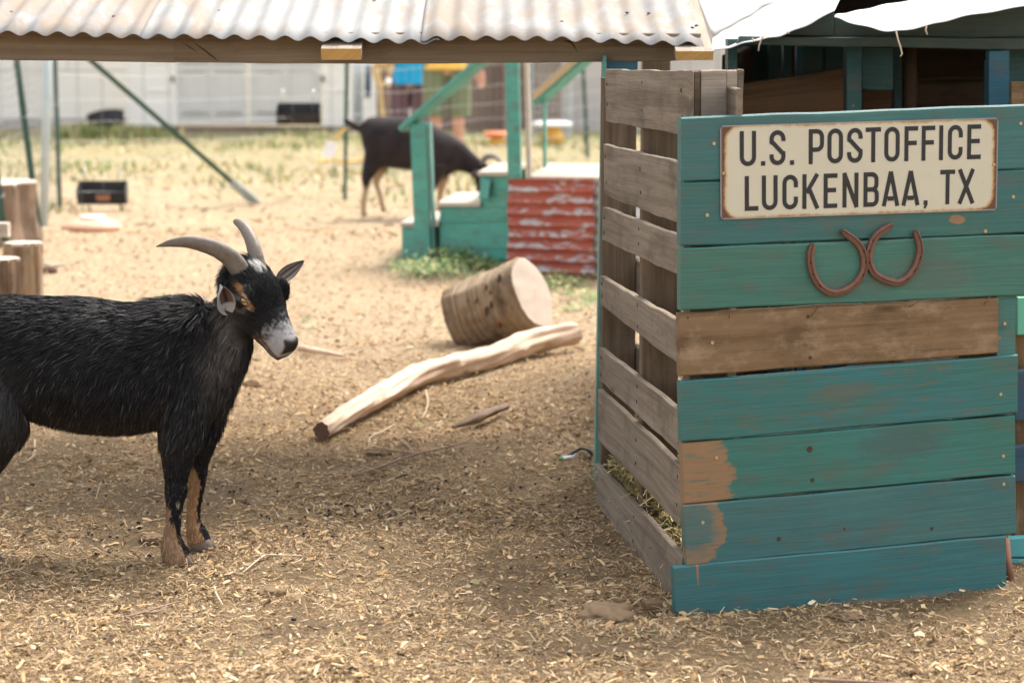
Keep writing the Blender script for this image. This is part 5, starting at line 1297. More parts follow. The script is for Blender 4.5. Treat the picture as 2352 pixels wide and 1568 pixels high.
# ------------------------------------------------------------------ animals and people: lofted volumes fused into one skin
def ring_loft(rings, seg=20, e=2.0):
    V = []; Fc = []
    for c, A, B in rings:
        for k in range(seg):
            a = 2 * math.pi * k / seg; ca, sa = math.cos(a), math.sin(a)
            V.append(c + A * (math.copysign(abs(ca) ** (2 / e), ca)) + B * (math.copysign(abs(sa) ** (2 / e), sa)))
    for i in range(len(rings) - 1):
        for k in range(seg): k2 = (k + 1) % seg; Fc.append((i * seg + k, i * seg + k2, (i + 1) * seg + k2, (i + 1) * seg + k))
    Fc.append(tuple(range(seg - 1, -1, -1))); m = (len(rings) - 1) * seg; Fc.append(tuple(m + k for k in range(seg)))
    return V, Fc
def smooth_rings(rings, k=4):
    out = []; n = len(rings)
    for i in range(n - 1):
        a, b, c, d = rings[max(i - 1, 0)], rings[i], rings[i + 1], rings[min(i + 2, n - 1)]
        for j in range(k):
            t = j / k; out.append(tuple(.5 * ((2 * b[q]) + (c[q] - a[q]) * t + (2 * a[q] - 5 * b[q] + 4 * c[q] - d[q]) * t * t + (3 * b[q] - a[q] - 3 * c[q] + d[q]) * t ** 3) for q in range(3)))
    out.append(rings[-1]); return out
def limb(pts, rads, flat=1.0, k=4):
    P, T, fr = frames(pts); return smooth_rings([(P[i], fr[i][0] * rads[i], fr[i][1] * rads[i] * flat) for i in range(len(P))], k)
def fuse(lofts, voxel, it=6, ref=None):
    V = []; Fc = []
    for r, seg, e in lofts:
        v, f = ring_loft(r, seg, e); n = len(V); V += v; Fc += [tuple(i + n for i in q) for q in f]
    me = bpy.data.meshes.new('tmp'); me.from_pydata([tuple(v) for v in V], [], Fc)
    bm = bmesh.new(); bm.from_mesh(me); bmesh.ops.recalc_face_normals(bm, faces=bm.faces); bm.to_mesh(me); bm.free()
    o = bpy.data.objects.new('tmp', me); COL.objects.link(o)
    m = o.modifiers.new('r', 'REMESH'); m.mode = 'VOXEL'; m.voxel_size = voxel
    m = o.modifiers.new('s', 'SMOOTH'); m.factor = .5; m.iterations = it
    dg = bpy.context.evaluated_depsgraph_get(); dg.update()
    e = o.evaluated_get(dg); me2 = bpy.data.meshes.new_from_object(e)
    n = len(me2.vertices); co = np.empty(n * 3, dtype=np.float32); me2.vertices.foreach_get('co', co)
    fs = [tuple(p.vertices) for p in me2.polygons]
    bpy.data.objects.remove(o); bpy.data.meshes.remove(me)
    fa = np.array([f if len(f) == 4 else (f + (f[0],))[:4] for f in fs]) if all(len(f) == 4 for f in fs) else None
    return co.reshape(-1, 3).astype(float), (fa if fa is not None else fs), me2
def sstep(x, a, b): t = np.clip((x - a) / (b - a), 0, 1); return t * t * (3 - 2 * t)
def mixc(c, col, k): return c * (1 - k[:, None]) + np.array(col)[None, :] * k[:, None]
def invp(X, Z, Y0):
    m = (Z - CAMZ) / Y0; v = (m * cp + sp) / (cp - m * sp); return 1176 + F * X / Y0 * (cp + v * sp), 784 - F * v
def hair_mat():
    n = NT('goat_hair', .55, .22); n.col(n.attr()); return n.m
M['hair'] = hair_mat()
M['coat'] = attr_mat('goat_coat', .8, .15)

# ---------------------------------------- near goat
Y0 = 5.69; GS = mpp(Y0)
def P3(px, py, dy=0.0): p = at(px, py, Y0); return Vector((p.x, Y0 + dy, p.z))
def goat_near():
    body = [(-128, 770, 45, 42), (-112, 785, 82, 74), (-80, 790, 105, 100), (-30, 800, 117, 118), (30, 812, 131, 128), (110, 828, 144, 140), (200, 838, 152, 146), (290, 845, 148, 138), (370, 838, 145, 122), (430, 832, 142, 106), (480, 830, 128, 88), (515, 850, 92, 66), (534, 862, 50, 38)]
    torso = smooth_rings([(P3(x, y), Vector((0, 0, hh * GS)), Vector((0, hw * GS, 0))) for x, y, hh, hw in body], 3)
    def L(pts, dy, flat=1.0): return limb([P3(x, y, dy + (q[0] if q else 0)) for x, y, r, *q in pts], [r * GS for x, y, r, *q in pts], flat)
    nf = L([(425, 860, 74, .03), (428, 930, 66, .01), (424, 985, 52), (416, 1040, 38), (412, 1090, 26), (412, 1115, 26), (409, 1145, 20), (406, 1185, 17.5), (403, 1215, 19), (405, 1240, 27), (412, 1262, 33), (417, 1280, 35)], -.058)
    ff = L([(440, 880, 64, -.03), (460, 950, 52), (456, 1010, 40), (449, 1070, 24), (447, 1090, 23), (442, 1140, 18), (437, 1185, 15.5), (437, 1212, 18), (444, 1235, 24), (450, 1255, 27)], .060)
    nr = L([(-35, 830, 95, .04), (-10, 900, 90, .01), (10, 965, 70), (-10, 1030, 48), (-40, 1090, 31), (-58, 1135, 22), (-56, 1185, 18), (-48, 1225, 20), (-32, 1258, 26), (-22, 1284, 29)], -.075)
    fr_ = L([(-60, 830, 90, -.04), (-50, 900, 80), (-40, 965, 60), (-60, 1030, 40), (-88, 1085, 27), (-100, 1120, 21), (-94, 1170, 17), (-86, 1205, 19), (-72, 1235, 24), (-62, 1258, 27)], .075)
    tail = L([(-110, 735, 30), (-135, 712, 22), (-152, 680, 16), (-158, 650, 9)], 0)
    neck = smooth_rings([(P3(x, y, dy), Vector((.78 * a * GS, 0, .62 * a * GS)) * -1, Vector((0, b * GS, 0))) for x, y, a, b, dy in ((405, 818, 120, 94, 0), (452, 785, 110, 82, 0), (492, 750, 92, 68, -.005), (522, 716, 80, 58, -.015), (543, 686, 68, 52, -.025), (560, 662, 54, 48, -.03))], 3)
    n = Vector((.53, -.40, -.745)).normalized(); l = Vector((.70, .70, .122)); l = (l - n * l.dot(n)).normalized(); u = n.cross(l).normalized()
    if u.z < 0: u = -u
    C0 = P3(577, 636, -.035)
    hd = [(-.045, .012, .045, .030), (-.03, .032, .062, .044), (-.005, .044, .074, .053), (.02, .048, .080, .0575), (.05, .047, .082, .0585), (.08, .040, .088, .054), (.11, .030, .083, .045), (.14, .022, .076, .038), (.165, .018, .066, .033), (.185, .014, .062, .0305), (.200, .006, .052, .024)]
    head = smooth_rings([(C0 + n * s + u * ((t - b) / 2), u * ((t + b) / 2), l * w) for s, t, b, w in hd], 3)
    brow = limb([C0 + n * .035 - l * .050 + u * .028, C0 + n * .06 - l * .054 + u * .026, C0 + n * .085 - l * .046 + u * .014], [.010, .013, .008])
    brow2 = limb([C0 + n * .035 + l * .050 + u * .028, C0 + n * .06 + l * .054 + u * .026, C0 + n * .085 + l * .046 + u * .014], [.010, .013, .008])
    throat = limb([P3(480, 880, -.01), P3(515, 820, -.015), P3(541, 765, -.025), P3(560, 722, -.03)], [64 * GS, 54 * GS, 44 * GS, 36 * GS])
    chin = limb([C0 + n * .12 - u * .060, C0 + n * .16 - u * .058, C0 + n * .193 - u * .054], [.018, .020, .015])
    cheek = limb([C0 + n * .0 - l * .03 - u * .045, C0 + n * .05 - l * .032 - u * .05, C0 + n * .1 - l * .02 - u * .045], [.03, .032, .02])
    cheek2 = limb([C0 + n * .0 + l * .03 - u * .045, C0 + n * .05 + l * .032 - u * .05, C0 + n * .1 + l * .02 - u * .045], [.03, .032, .02])
    nost = limb([C0 + n * .178 - l * .017 + u * .0, C0 + n * .195 - l * .016 - u * .006], [.012, .009]); nost2 = limb([C0 + n * .178 + l * .017, C0 + n * .195 + l * .016 - u * .006], [.012, .009])
    co, fa, me2 = fuse([(torso, 28, 2.15), (nf, 18, 2), (ff, 18, 2), (nr, 18, 2), (fr_, 18, 2), (tail, 10, 2), (neck, 24, 2.1), (head, 24, 2.3), (brow, 10, 2), (brow2, 10, 2), (chin, 12, 2), (throat, 18, 2), (cheek, 12, 2), (cheek2, 12, 2), (nost, 10, 2), (nost2, 10, 2)], .0045, 7)
    C0a, na, la, ua = [np.array(v) for v in (C0, n, l, u)]
    def paint(X):
        px, py = invp(X[:, 0], X[:, 2], Y0); near = X[:, 1] < Y0; N = len(X)
        h = X - C0a; s = h @ na; b = h @ la; a = h @ ua
        nz = vnoise(px + X[:, 1] * 200, py, .06, 4); nz2 = vnoise(px + X[:, 1] * 300, py, .2, 6)
        ishead = (s > -.03) & (np.abs(b) < .08) & (a > np.where(s < .04, -.042, -.10)) & (a < .11) & (np.hypot(a, b) < np.where(s < .04, .075, .12)) & (px > 535 - (py - 640) * .0)
        c = np.tile(np.array([[.0105, .0105, .0115]]), (N, 1))
        c = mixc(c, (.026, .019, .016), sstep(py, 880, 980) * (px < 400) * .8)
        c = mixc(c, (.075, .074, .072), .62 * np.exp(-((px - 25) / 55) ** 2 - ((py - 900) / 75) ** 2))
        gk = np.exp(-((px - 522 + (py - 800) * .12) / 38) ** 2 - ((py - 800) / 95) ** 2) * (.4 + .7 * nz)
        c = mixc(c, (.15, .13, .115), np.clip(gk, 0, .85))
        c = mixc(c, (.06, .058, .058), .45 * np.exp(-((px - 420) / 60) ** 2 - ((py - 960) / 60) ** 2) * nz)
        c = mixc(c, (.16, .145, .13), .7 * np.exp(-((px - 530) / 14) ** 2 - ((py - 735) / 30) ** 2))
        tan = (.33, .205, .118); jit = (nz2 - .5) * 8
        lo = np.interp(py, [1130, 1159, 1184, 1208, 1232, 1254, 1268], [386, 401, 408, 415, 421, 434, 500]) + jit
        hi = np.interp(py, [1130, 1159, 1184, 1208, 1232, 1254, 1290], [446, 425, 424, 428, 434, 449, 480]) + jit
        frontleg = (px > 340) & (py > 1040)
        k = sstep(py + jit, 1128, 1145) * ((px < lo) | (px > hi)) * near * frontleg; c = mixc(c, tan, k * .95)
        k = np.clip(1 - np.hypot(px - 419, py - 1140) / 6, 0, 1) * near * frontleg; c = mixc(c, (.5, .42, .3), np.clip(k * 2, 0, 1))
        rb = np.interp(py, [1066, 1090, 1110, 1150, 1196, 1225, 1244, 1256], [432, 446, 457, 449, 447, 455, 464, 520]) + jit
        k = sstep(py + jit, 1064, 1090) * (px < rb) * (~near) * frontleg; c = mixc(c, (.37, .22, .11), k * .95)
        k = sstep(py, 1258, 1284) * (px > 340) * (~near) + sstep(py, 1268, 1292) * near * (px > 340); c = mixc(c, (.36, .29, .24), np.clip(k, 0, 1) * .6)
        k = sstep(py + jit, 1085, 1130) * (px < 60) * (px > -200) * (px < (-60 + (py - 1100) * .5) + 30); c = mixc(c, tan, k * .8)
        k = sstep(py, 1235, 1262) * (px < 60); c = mixc(c, (.66, .64, .62), k)
        # head markings
        H = ishead.astype(float)
        k = sstep(s + (nz2 - .5) * .035 - np.clip(-.02 - a, 0, .1) * .35, .126, .164) * sstep(a, -.064, -.040) * H; c = mixc(c, (.36, .35, .345), k * .9)
        k = np.exp(-((s - .155) / .02) ** 2) * np.exp(-((a + .038) / .01) ** 2) * H; c = mixc(c, (.30, .17, .10), k * .7)
        k = sstep(s, .180, .185) * sstep(a, -.030, -.025) * (1 - sstep(np.abs(b), .019, .024)) * (1 - sstep(a, .008, .014)) * H; c = mixc(c, (.030, .027, .028), k)
        k = (s > .13) * np.exp(-((a + .040 + (s - .17) * .10) / .0032) ** 2) * H; c = mixc(c, (.03, .022, .02), np.clip(k, 0, 1))
        k = (s > .12) * sstep(-a, .044, .054) * H; c = mixc(c, (.10, .075, .06), k * .85)
        cr_ = np.linalg.norm(X - (C0a + na * .000 + ua * .056 + la * .010)[None, :], axis=1); c = mixc(c, (.62, .60, .57), (1 - sstep(cr_ + (nz2 - .5) * .014, .016, .027)) * H)
        def seg(ax, ay, bx, by):
            t = np.clip(((px - ax) * (bx - ax) + (py - ay) * (by - ay)) / ((bx - ax) ** 2 + (by - ay) ** 2), 0, 1); return np.hypot(px - ax - t * (bx - ax), py - ay - t * (by - ay))
        fs = (b < -.008) * H
        c = mixc(c, (.36, .19, .08), (1 - sstep(seg(561, 652, 588, 694), 5, 10.5)) * fs); c = mixc(c, (.52, .44, .36), (1 - sstep(seg(576, 668, 590, 700), 2, 5.5)) * fs * .8)
        d = np.hypot(px - 565, (py - 693)); c = mixc(c, (.17, .14, .12), np.exp(-((d - 15) / 4.5) ** 2) * fs * .8); c = mixc(c, (.26, .25, .24), np.exp(-((px - 557) / 8) ** 2 - ((py - 676) / 5) ** 2) * fs * .7)
        c = mixc(c, (.015, .012, .012), (d < 10) * fs * 1.0)
        return np.clip(c, .003, 1), s, a, b, ishead, px, py
    base = P3(300, 1288); base.z = 0
    t = thing('goat', 'black goat with backswept horns, white muzzle and tan legs, standing at the left', 'goat', base)
    c = paint(co)[0]
    bo = obj('body', co, fa, M['coat'], t, True, cols=c)
    # ---- hair
    tri = np.array([(f[0], f[1], f[2]) for f in fa] + [(f[0], f[2], f[3]) for f in fa]); A_, B_, C_ = co[tri[:, 0]], co[tri[:, 1]], co[tri[:, 2]]
    cr_ = np.cross(B_ - A_, C_ - A_); ar = np.linalg.norm(cr_, axis=1); nn = cr_ / np.maximum(ar, 1e-12)[:, None]
    vn = np.zeros_like(co)
    for q in range(3): np.add.at(vn, tri[:, q], cr_)
    vn /= np.maximum(np.linalg.norm(vn, axis=1), 1e-9)[:, None]
    r = np.random.default_rng(3); N = 200000
    cen = (A_ + B_ + C_) / 3; w8 = ar * np.where(cen[:, 1] > Y0 + .09, .35, 1.0); hh = np.linalg.norm(cen - C0a, axis=1); w8 *= np.where(hh < .2, 2.0, 1.0)
    idx = r.choice(len(tri), N, p=w8 / w8.sum()); r1, r2 = r.random(N), r.random(N); fl = r1 + r2 > 1; r1[fl] = 1 - r1[fl]; r2[fl] = 1 - r2[fl]
    Pn = A_[idx] + (B_ - A_)[idx] * r1[:, None] + (C_ - A_)[idx] * r2[:, None]
    Nn = vn[tri[idx, 0]] * (1 - r1 - r2)[:, None] + vn[tri[idx, 1]] * r1[:, None] + vn[tri[idx, 2]] * r2[:, None]; Nn /= np.linalg.norm(Nn, axis=1)[:, None]
    cc, s, a, b, ish, px, py = paint(Pn)
    ln = np.full(N, .034); fl_ = np.tile(np.array([[-.9, 0, -.35]]), (N, 1))
    low = sstep(py, 740, 930)[:, None]; fl_ = fl_ * (1 - low) + np.array([[-.35, 0, -.95]]) * low
    cc = np.where((nk0 := ((px > 440) & (px < 575) & (py > 690) & (py < 980) & ~ish))[:, None], cc * (.5 + 1.1 * r.random((N, 1)) ** 1.5), cc); nk = ((px > 400) & (py < 1000) & ~ish); fl_[nk] = fl_[nk] * .4 + np.array([-.35, 0, -.85]); 
    leg = py > 1000; fl_[leg] = (-.08, 0, -1); ln[leg] = .012
    ln[(py > 1225)] = .011
    ln = np.where((py > 940) & (py < 1000), .032, ln)
    fl_[ish] = -na * .9 + np.array([0, 0, -.15]); ln[ish] = .012; ln[ish & (s > .11)] = .006; ln[ish & (s > .182)] = .001
    ln[ish & (s < .02) & (a > 0)] = .020
    poll = ish & (np.hypot(px - 505, py - 640) < 42); 
    erect = np.full(N, .30)
    wt = (~ish) & (py < 740) & (px > 350) & (px < 530) & (Nn[:, 2] > .45); ln[wt] = .040; erect[wt] = .55
    mane = (~ish) & (px > 470) & (Nn[:, 2] > .0) & (py < 700); ln[mane] = .034; erect[mane] = .6
    ln *= .65 + .6 * r.random(N)
    hd_ = np.linalg.norm(Pn - np.array(C0 + n * .062 + u * .012 - l * .056)[None, :], axis=1); ln[hd_ < .017] = .0002
    fl_ = fl_ + r.normal(size=(N, 3)) * .16 + (np.stack([vnoise(px, py, .035, 21) - .5, np.zeros(N), vnoise(px, py, .035, 22) - .5], 1) * .9) * (~ish)[:, None]
    tng = fl_ - Nn * np.sum(fl_ * Nn, axis=1)[:, None]; tng /= np.maximum(np.linalg.norm(tng, axis=1), 1e-6)[:, None]
    er = erect[:, None] * (.5 + r.random((N, 1))); d1 = tng + Nn * er; d1 /= np.linalg.norm(d1, axis=1)[:, None]; d2 = tng + Nn * (er * .45) + np.array([[0, 0, -.15]]); d2 /= np.linalg.norm(d2, axis=1)[:, None]
    wv = np.cross(d1, Nn * .6 + r.normal(size=(N, 3)) * .6); wv /= np.maximum(np.linalg.norm(wv, axis=1), 1e-6)[:, None]; wd = np.where(ish, .00055, .00075) * (.7 + .6 * r.random(N)); wv *= wd[:, None]
    Lh = ln[:, None]; p0 = Pn - Nn * .001; p1 = p0 + d1 * Lh * .5; p2 = p1 + d2 * Lh * .5
    V = np.stack([p0 - wv, p0 + wv, p1 - wv * .8, p1 + wv * .8, p2 - wv * .12, p2 + wv * .12], 1).reshape(-1, 3); i6 = np.arange(N) * 6
    Fq = np.concatenate([np.stack([i6, i6 + 1, i6 + 3, i6 + 2], 1), np.stack([i6 + 2, i6 + 3, i6 + 5, i6 + 4], 1)])
    g_ = r.random(N); lum = cc.mean(1); grey = (g_ < .05) & (lum < .03) & ~ish
    cc = cc * (.75 + .5 * r.random((N, 1))) * np.where((lum > .08)[:, None], .6 + .8 * r.random((N, 1)), 1); cc[grey] = cc[grey] + r.uniform(.05, .14, (grey.sum(), 1)) * np.array([1, .97, .93])
    obj('fur', V, Fq, M['hair'], t, False, cols=np.repeat(cc, 6, axis=0))
    # ---- horns
    def horn(pts, label=None):
        P = cr([P3(x, y, dy) for x, y, rr, dy in pts], 8); n_ = len(P); rs = [float(np.interp(i / (n_ - 1), np.linspace(0, 1, len(pts)), [q[2] for q in pts])) * GS for i in range(n_)]
        P2_, T, fr = frames(P); V = []; Fc = []; UV = []; s_ = 0; seg = 20
        for i, p in enumerate(P):
            if i: s_ += (P[i] - P[i - 1]).length
            a_, b_ = fr[i]; rr = rs[i] * (1 + .022 * math.sin(s_ * 260) * (1 - i / n_) + .012 * math.sin(s_ * 97))
            for k in range(seg):
                an = 2 * math.pi * k / seg; V.append(p + a_ * math.cos(an) * rr + b_ * math.sin(an) * rr * .72); UV.append((s_, an * .02))
        for i in range(n_ - 1):
            for k in range(seg): k2 = (k + 1) % seg; Fc.append((i * seg + k, i * seg + k2, (i + 1) * seg + k2, (i + 1) * seg + k))
        Fc.append(tuple((n_ - 1) * seg + k for k in range(seg)))
        return obj('horn', V, Fc, M['horn'], t, True, UV)
    hm = NT('goat_horn', .5, .4); uv = hm.uv(); w1 = hm.noise(hm.map(uv, (160, 30, 1)), 1, 4, .6); w2 = hm.noise(hm.map(uv, (18, 60, 1)), 1, 5, .7)
    hc = hm.mix(hm.step(w2, .3, .7), (.105, .082, .064), (.195, .165, .135)); hc = hm.mix(hm.math('MULTIPLY', hm.step(w1, .5, .7), .35), hc, (.07, .055, .045)); hc = hm.mix(hm.math('MULTIPLY', hm.step(hm.noise(hm.map(uv, (140, 200, 1)), 1, 3), .66, .72), .5), hc, (.42, .37, .31))
    hm.col(hc); hm.bump(hm.math('ADD', w1, w2), .5, .002); M['horn'] = hm.m
    horn([(572, 650, 24, -.055), (562, 622, 24, -.060), (541, 590, 22.5, -.068), (513, 568, 20.5, -.078), (478, 554, 17.5, -.088), (440, 547, 14, -.094), (408, 549, 9.5, -.096), (385, 554, 4.5, -.096), (372, 557.5, 1.2, -.096)])
    horn([(604, 640, 19, -.02), (594, 608, 18.5, -.015), (586, 578, 17, -.005), (574, 550, 15, .015), (560, 530, 13, .035), (547, 519, 11, .05), (537, 514, 9, .058), (531, 513, 5, .062)])
    # ---- ears
    def ear(root, tip, nrm, W_, cup, cin, cout, left=False):
        d = tip - root; L_ = d.length; d = d.normalized(); nrm = (nrm - d * nrm.dot(d)).normalized(); w_ = d.cross(nrm); V = []; C = []; NI, NJ = 14, 10
        for lay in (0, 1):
            for i in range(NI + 1):
                t_ = i / NI; ww = W_ * (math.sin(math.pi * min(1, t_ ** .8 * .93 + .06)) ** .8) * (1 - .15 * t_)
                for j in range(NJ + 1):
                    q = j / NJ * 2 - 1; V.append(root + d * L_ * t_ + w_ * ww * q / 2 + nrm * (cup * (q * q) * (1 - .3 * t_) - cup * .3 * math.sin(t_ * 3) - lay * .0022))
                    base = np.array(cout if lay else cin)
                    if not lay:
                        st = .5 + .5 * math.cos(q * 9); base = base * (.15 + .85 * st) if t_ > .15 else base * .4
                        if abs(q) > .82 or t_ > .94 or (left and (q < -.25 or t_ < .25)): base = np.array(cout) * .9
                    C.append(base)
        N_ = (NI + 1) * (NJ + 1); Fc = []
        for lay in (0, 1):
            for i in range(NI):
                for j in range(NJ):
                    q = lay * N_ + i * (NJ + 1) + j; f = (q, q + 1, q + NJ + 2, q + NJ + 1); Fc.append(f if lay else tuple(reversed(f)))
        for i in range(NI): Fc.append((i * (NJ + 1), (i + 1) * (NJ + 1), N_ + (i + 1) * (NJ + 1), N_ + i * (NJ + 1))); q = NJ; Fc.append((i * (NJ + 1) + q, N_ + i * (NJ + 1) + q, N_ + (i + 1) * (NJ + 1) + q, (i + 1) * (NJ + 1) + q))
        for j in range(NJ): q = NI * (NJ + 1) + j; Fc.append((q, q + N_, q + 1 + N_, q + 1))
        return obj('ear', V, Fc, M['coat'], t, True, cols=np.array(C))
    ear(P3(634, 648, .012), P3(693, 605, .055), Vector((.1, -1, .15)), .036, .010, (.22, .18, .16), (.03, .028, .028))
    ear(P3(527, 704, -.080), P3(521, 641, -.122), Vector((.5, -.82, .15)), .052, .018, (.14, .09, .075), (.40, .385, .37), left=True)
    # ---- eyes, nostrils
    def eye(side):
        e = C0 + n * .062 + u * .013 + l * .0600 * side; o_ = (l * side * .8 + u * .35 + n * .2).normalized(); sx_ = (n - o_ * n.dot(o_)).normalized(); sy_ = o_.cross(sx_)
        b_ = ball('eye', e - o_ * .002, .010, M['iris'], t, (sx_ * .0125, sy_ * .0100, o_ * .0105), 20)
        cpt = e + o_ * .0084; h_ = Vector((1, 0, -.12)); h_ = (h_ - o_ * h_.dot(o_)).normalized(); v_ = o_.cross(h_); N_ = 14
        Vp = [cpt + h_ * .0050 * math.cos(2 * math.pi * k / N_) + v_ * .0020 * math.sin(2 * math.pi * k / N_) for k in range(N_)]
        obj('pupil', Vp + [v - o_ * .0015 for v in Vp], [tuple(range(N_)), tuple(range(2 * N_ - 1, N_ - 1, -1))] + [(k, k + N_, (k + 1) % N_ + N_, (k + 1) % N_) for k in range(N_)], M['pupil'], b_)
        for sg, hh_ in ((1, .0062), (-1, .0066)):
            Pl = [e + o_ * (.0065 * math.sin(math.pi * q)) + sx_ * (-.0135 + .027 * q) + sy_ * sg * hh_ * 1.15 * math.sin(math.pi * q) for q in np.linspace(0, 1, 11)]
            tube('eyelid', Pl, .0022, M['lid'], t, 6)
    M['iris'] = m_plain('amber_iris', (.50, .29, .10), .18, 0, .6, .25, 400); M['pupil'] = m_plain('black_pupil', (.006, .005, .005), .15, 0, .6); M['lid'] = m_plain('dark_eyelid', (.02, .015, .014), .5)
    eye(-1); eye(1)
    for sd in (-1, 1):
        nc = C0 + n * .1975 + l * .014 * sd - u * .006; ball('nostril', nc, .004, M['pupil'], t, (l * .0042 + u * .002 * sd, u * .0032 - l * .001 * sd, n * .0035), 12)
    # hooves
    def hoof(px, py, dy, r_):
        p = P3(px, py, dy); g_ = gh(p.x, p.y)
        for q in (-1, 1):
            V = []; N_ = 12
            for zz, sc_ in ((-.004, 1.0), (.012, .92), (.026, .74)):
                for k in range(N_):
                    a_ = 2 * math.pi * k / N_; V.append(Vector((p.x + math.cos(a_) * r_ * 1.25 * sc_ + (.006 if zz < .01 else 0), p.y + q * r_ * .52 + math.sin(a_) * r_ * .5 * sc_, float(g_) + zz)))
            Fc = [(i * N_ + k, i * N_ + (k + 1) % N_, (i + 1) * N_ + (k + 1) % N_, (i + 1) * N_ + k) for i in range(2) for k in range(N_)] + [tuple(range(N_ - 1, -1, -1)), tuple(2 * N_ + k for k in range(N_))]
            obj('hoof', V, Fc, M['hoof'], t, True)
    M['hoof'] = m_plain('horny_hoof', (.16, .125, .10), .7, var=.3, sc=60)
    hoof(422, 1284, -.058, .026); hoof(456, 1258, .060, .024); hoof(-12, 1286, -.075, .026); hoof(-52, 1258, .075, .024)
goat_near()

# ---------------------------------------- far goat, grazing behind the steps
def goat_far():
    Yf = gnd(850, 500).y; S_ = mpp(Yf)
    def Q(px, py, dy=0.0): p = at(px, py, Yf); return Vector((p.x, Yf + dy, p.z))
    body = [(829, 300, 14, 12), (836, 312, 34, 28), (850, 322, 52, 44), (880, 326, 58, 52), (915, 328, 60, 56), (950, 332, 62, 58), (985, 340, 60, 52), (1012, 350, 54, 44), (1035, 358, 44, 34), (1050, 362, 28, 22)]
    torso = smooth_rings([(Q(x, y), Vector((0, 0, hh * S_)), Vector((0, hw * S_, 0))) for x, y, hh, hw in body], 3)
    def L(pts, dy): return limb([Q(x, y, dy) for x, y, r in pts], [r * S_ for x, y, r in pts])
    legs = [L([(866, 345, 28), (856, 375, 22), (843, 408, 13), (842, 428, 8.5), (838, 455, 7), (836, 482, 7.5), (840, 496, 10)], -.06),
            L([(862, 355, 30), (872, 392, 18), (862, 418, 9), (870, 446, 7), (876, 474, 7), (882, 490, 9)], .08),
            L([(1000, 375, 28), (995, 410, 18), (990, 436, 11), (993, 455, 7.5), (996, 482, 7), (999, 506, 9.5)], -.08),
            L([(1015, 375, 24), (1016, 410, 15), (1012, 440, 9), (1008, 465, 7), (1008, 490, 8)], .09)]
    tail = L([(832, 300, 9), (815, 290, 8), (800, 281, 7), (788, 274, 5)], 0)
    neck = limb([Q(1010, 350), Q(1045, 358, -.01), Q(1078, 374, -.02), (Q(1100, 390, -.03))], [50 * S_, 38 * S_, 25 * S_, 20 * S_], .8)
    head = limb([Q(1092, 378, -.03), Q(1108, 394, -.04), Q(1108, 415, -.05), Q(1104, 434, -.05), Q(1101, 448, -.05)], [19 * S_, 21 * S_, 18 * S_, 12 * S_, 8 * S_], .75)
    co, fa, _ = fuse([(torso, 24, 2.1), (neck, 18, 2), (head, 16, 2), (tail, 10, 2)] + [(x, 12, 2) for x in legs], .010, 6)
    px, py = invp(co[:, 0], co[:, 2], Yf); c = np.tile(np.array([[.017, .014, .015]]), (len(co), 1)); nz = vnoise(px, py, .06, 5)
    c = mixc(c, (.045, .034, .034), .6 * nz)
    hind = (px < 905) & (py > 380); c = mixc(c, (.42, .30, .19), sstep(py, 418, 440) * hind * (co[:, 1] < Yf + .02)); c = mixc(c, (.42, .30, .19), sstep(py, 380, 400) * hind * (co[:, 1] > Yf + .02))
    fr_ = (px > 975) & (px < 1040) & (py > 400); c = mixc(c, (.40, .29, .19), sstep(py, 450, 465) * fr_ * (co[:, 1] < Yf)); c = mixc(c, (.42, .30, .19), sstep(py, 400, 425) * fr_ * (co[:, 1] > Yf))
    c = mixc(c, (.26, .18, .12), .6 * sstep(py, 382, 392) * (px > 880) * (px < 960))
    b_ = Q(920, 500); b_.z = 0; t = thing('goat', 'dark brown goat grazing behind the teal steps, head down', 'goat', b_)
    obj('body', co, fa, M['coat'], t, True, cols=c)
    for dy in (-.05, .03): tube('horn', cr([Q(1104, 378, dy), Q(1116, 362, dy), Q(1132, 358, dy * 1.3), Q(1146, 368, dy * 1.6), Q(1150, 388, dy * 1.8)]), [7 * S_] * 9 + [6 * S_] * 6 + [4 * S_] * 6 + [2 * S_] * 4, M['horn'], t, 10)
    for sd, tip in ((-.045, Q(1085, 402, -.12)), (.01, Q(1124, 408, .10))):
        r_ = Q(1098, 392, sd); ball('ear', (r_ + tip) / 2, .05, M['hoof2'], t, ((tip - r_) * .6, Vector((.018, 0, .01)), Vector((0, 0, .022))), 10)
M['hoof2'] = m_plain('dark_brown_ear', (.05, .035, .03), .8)
goat_far()

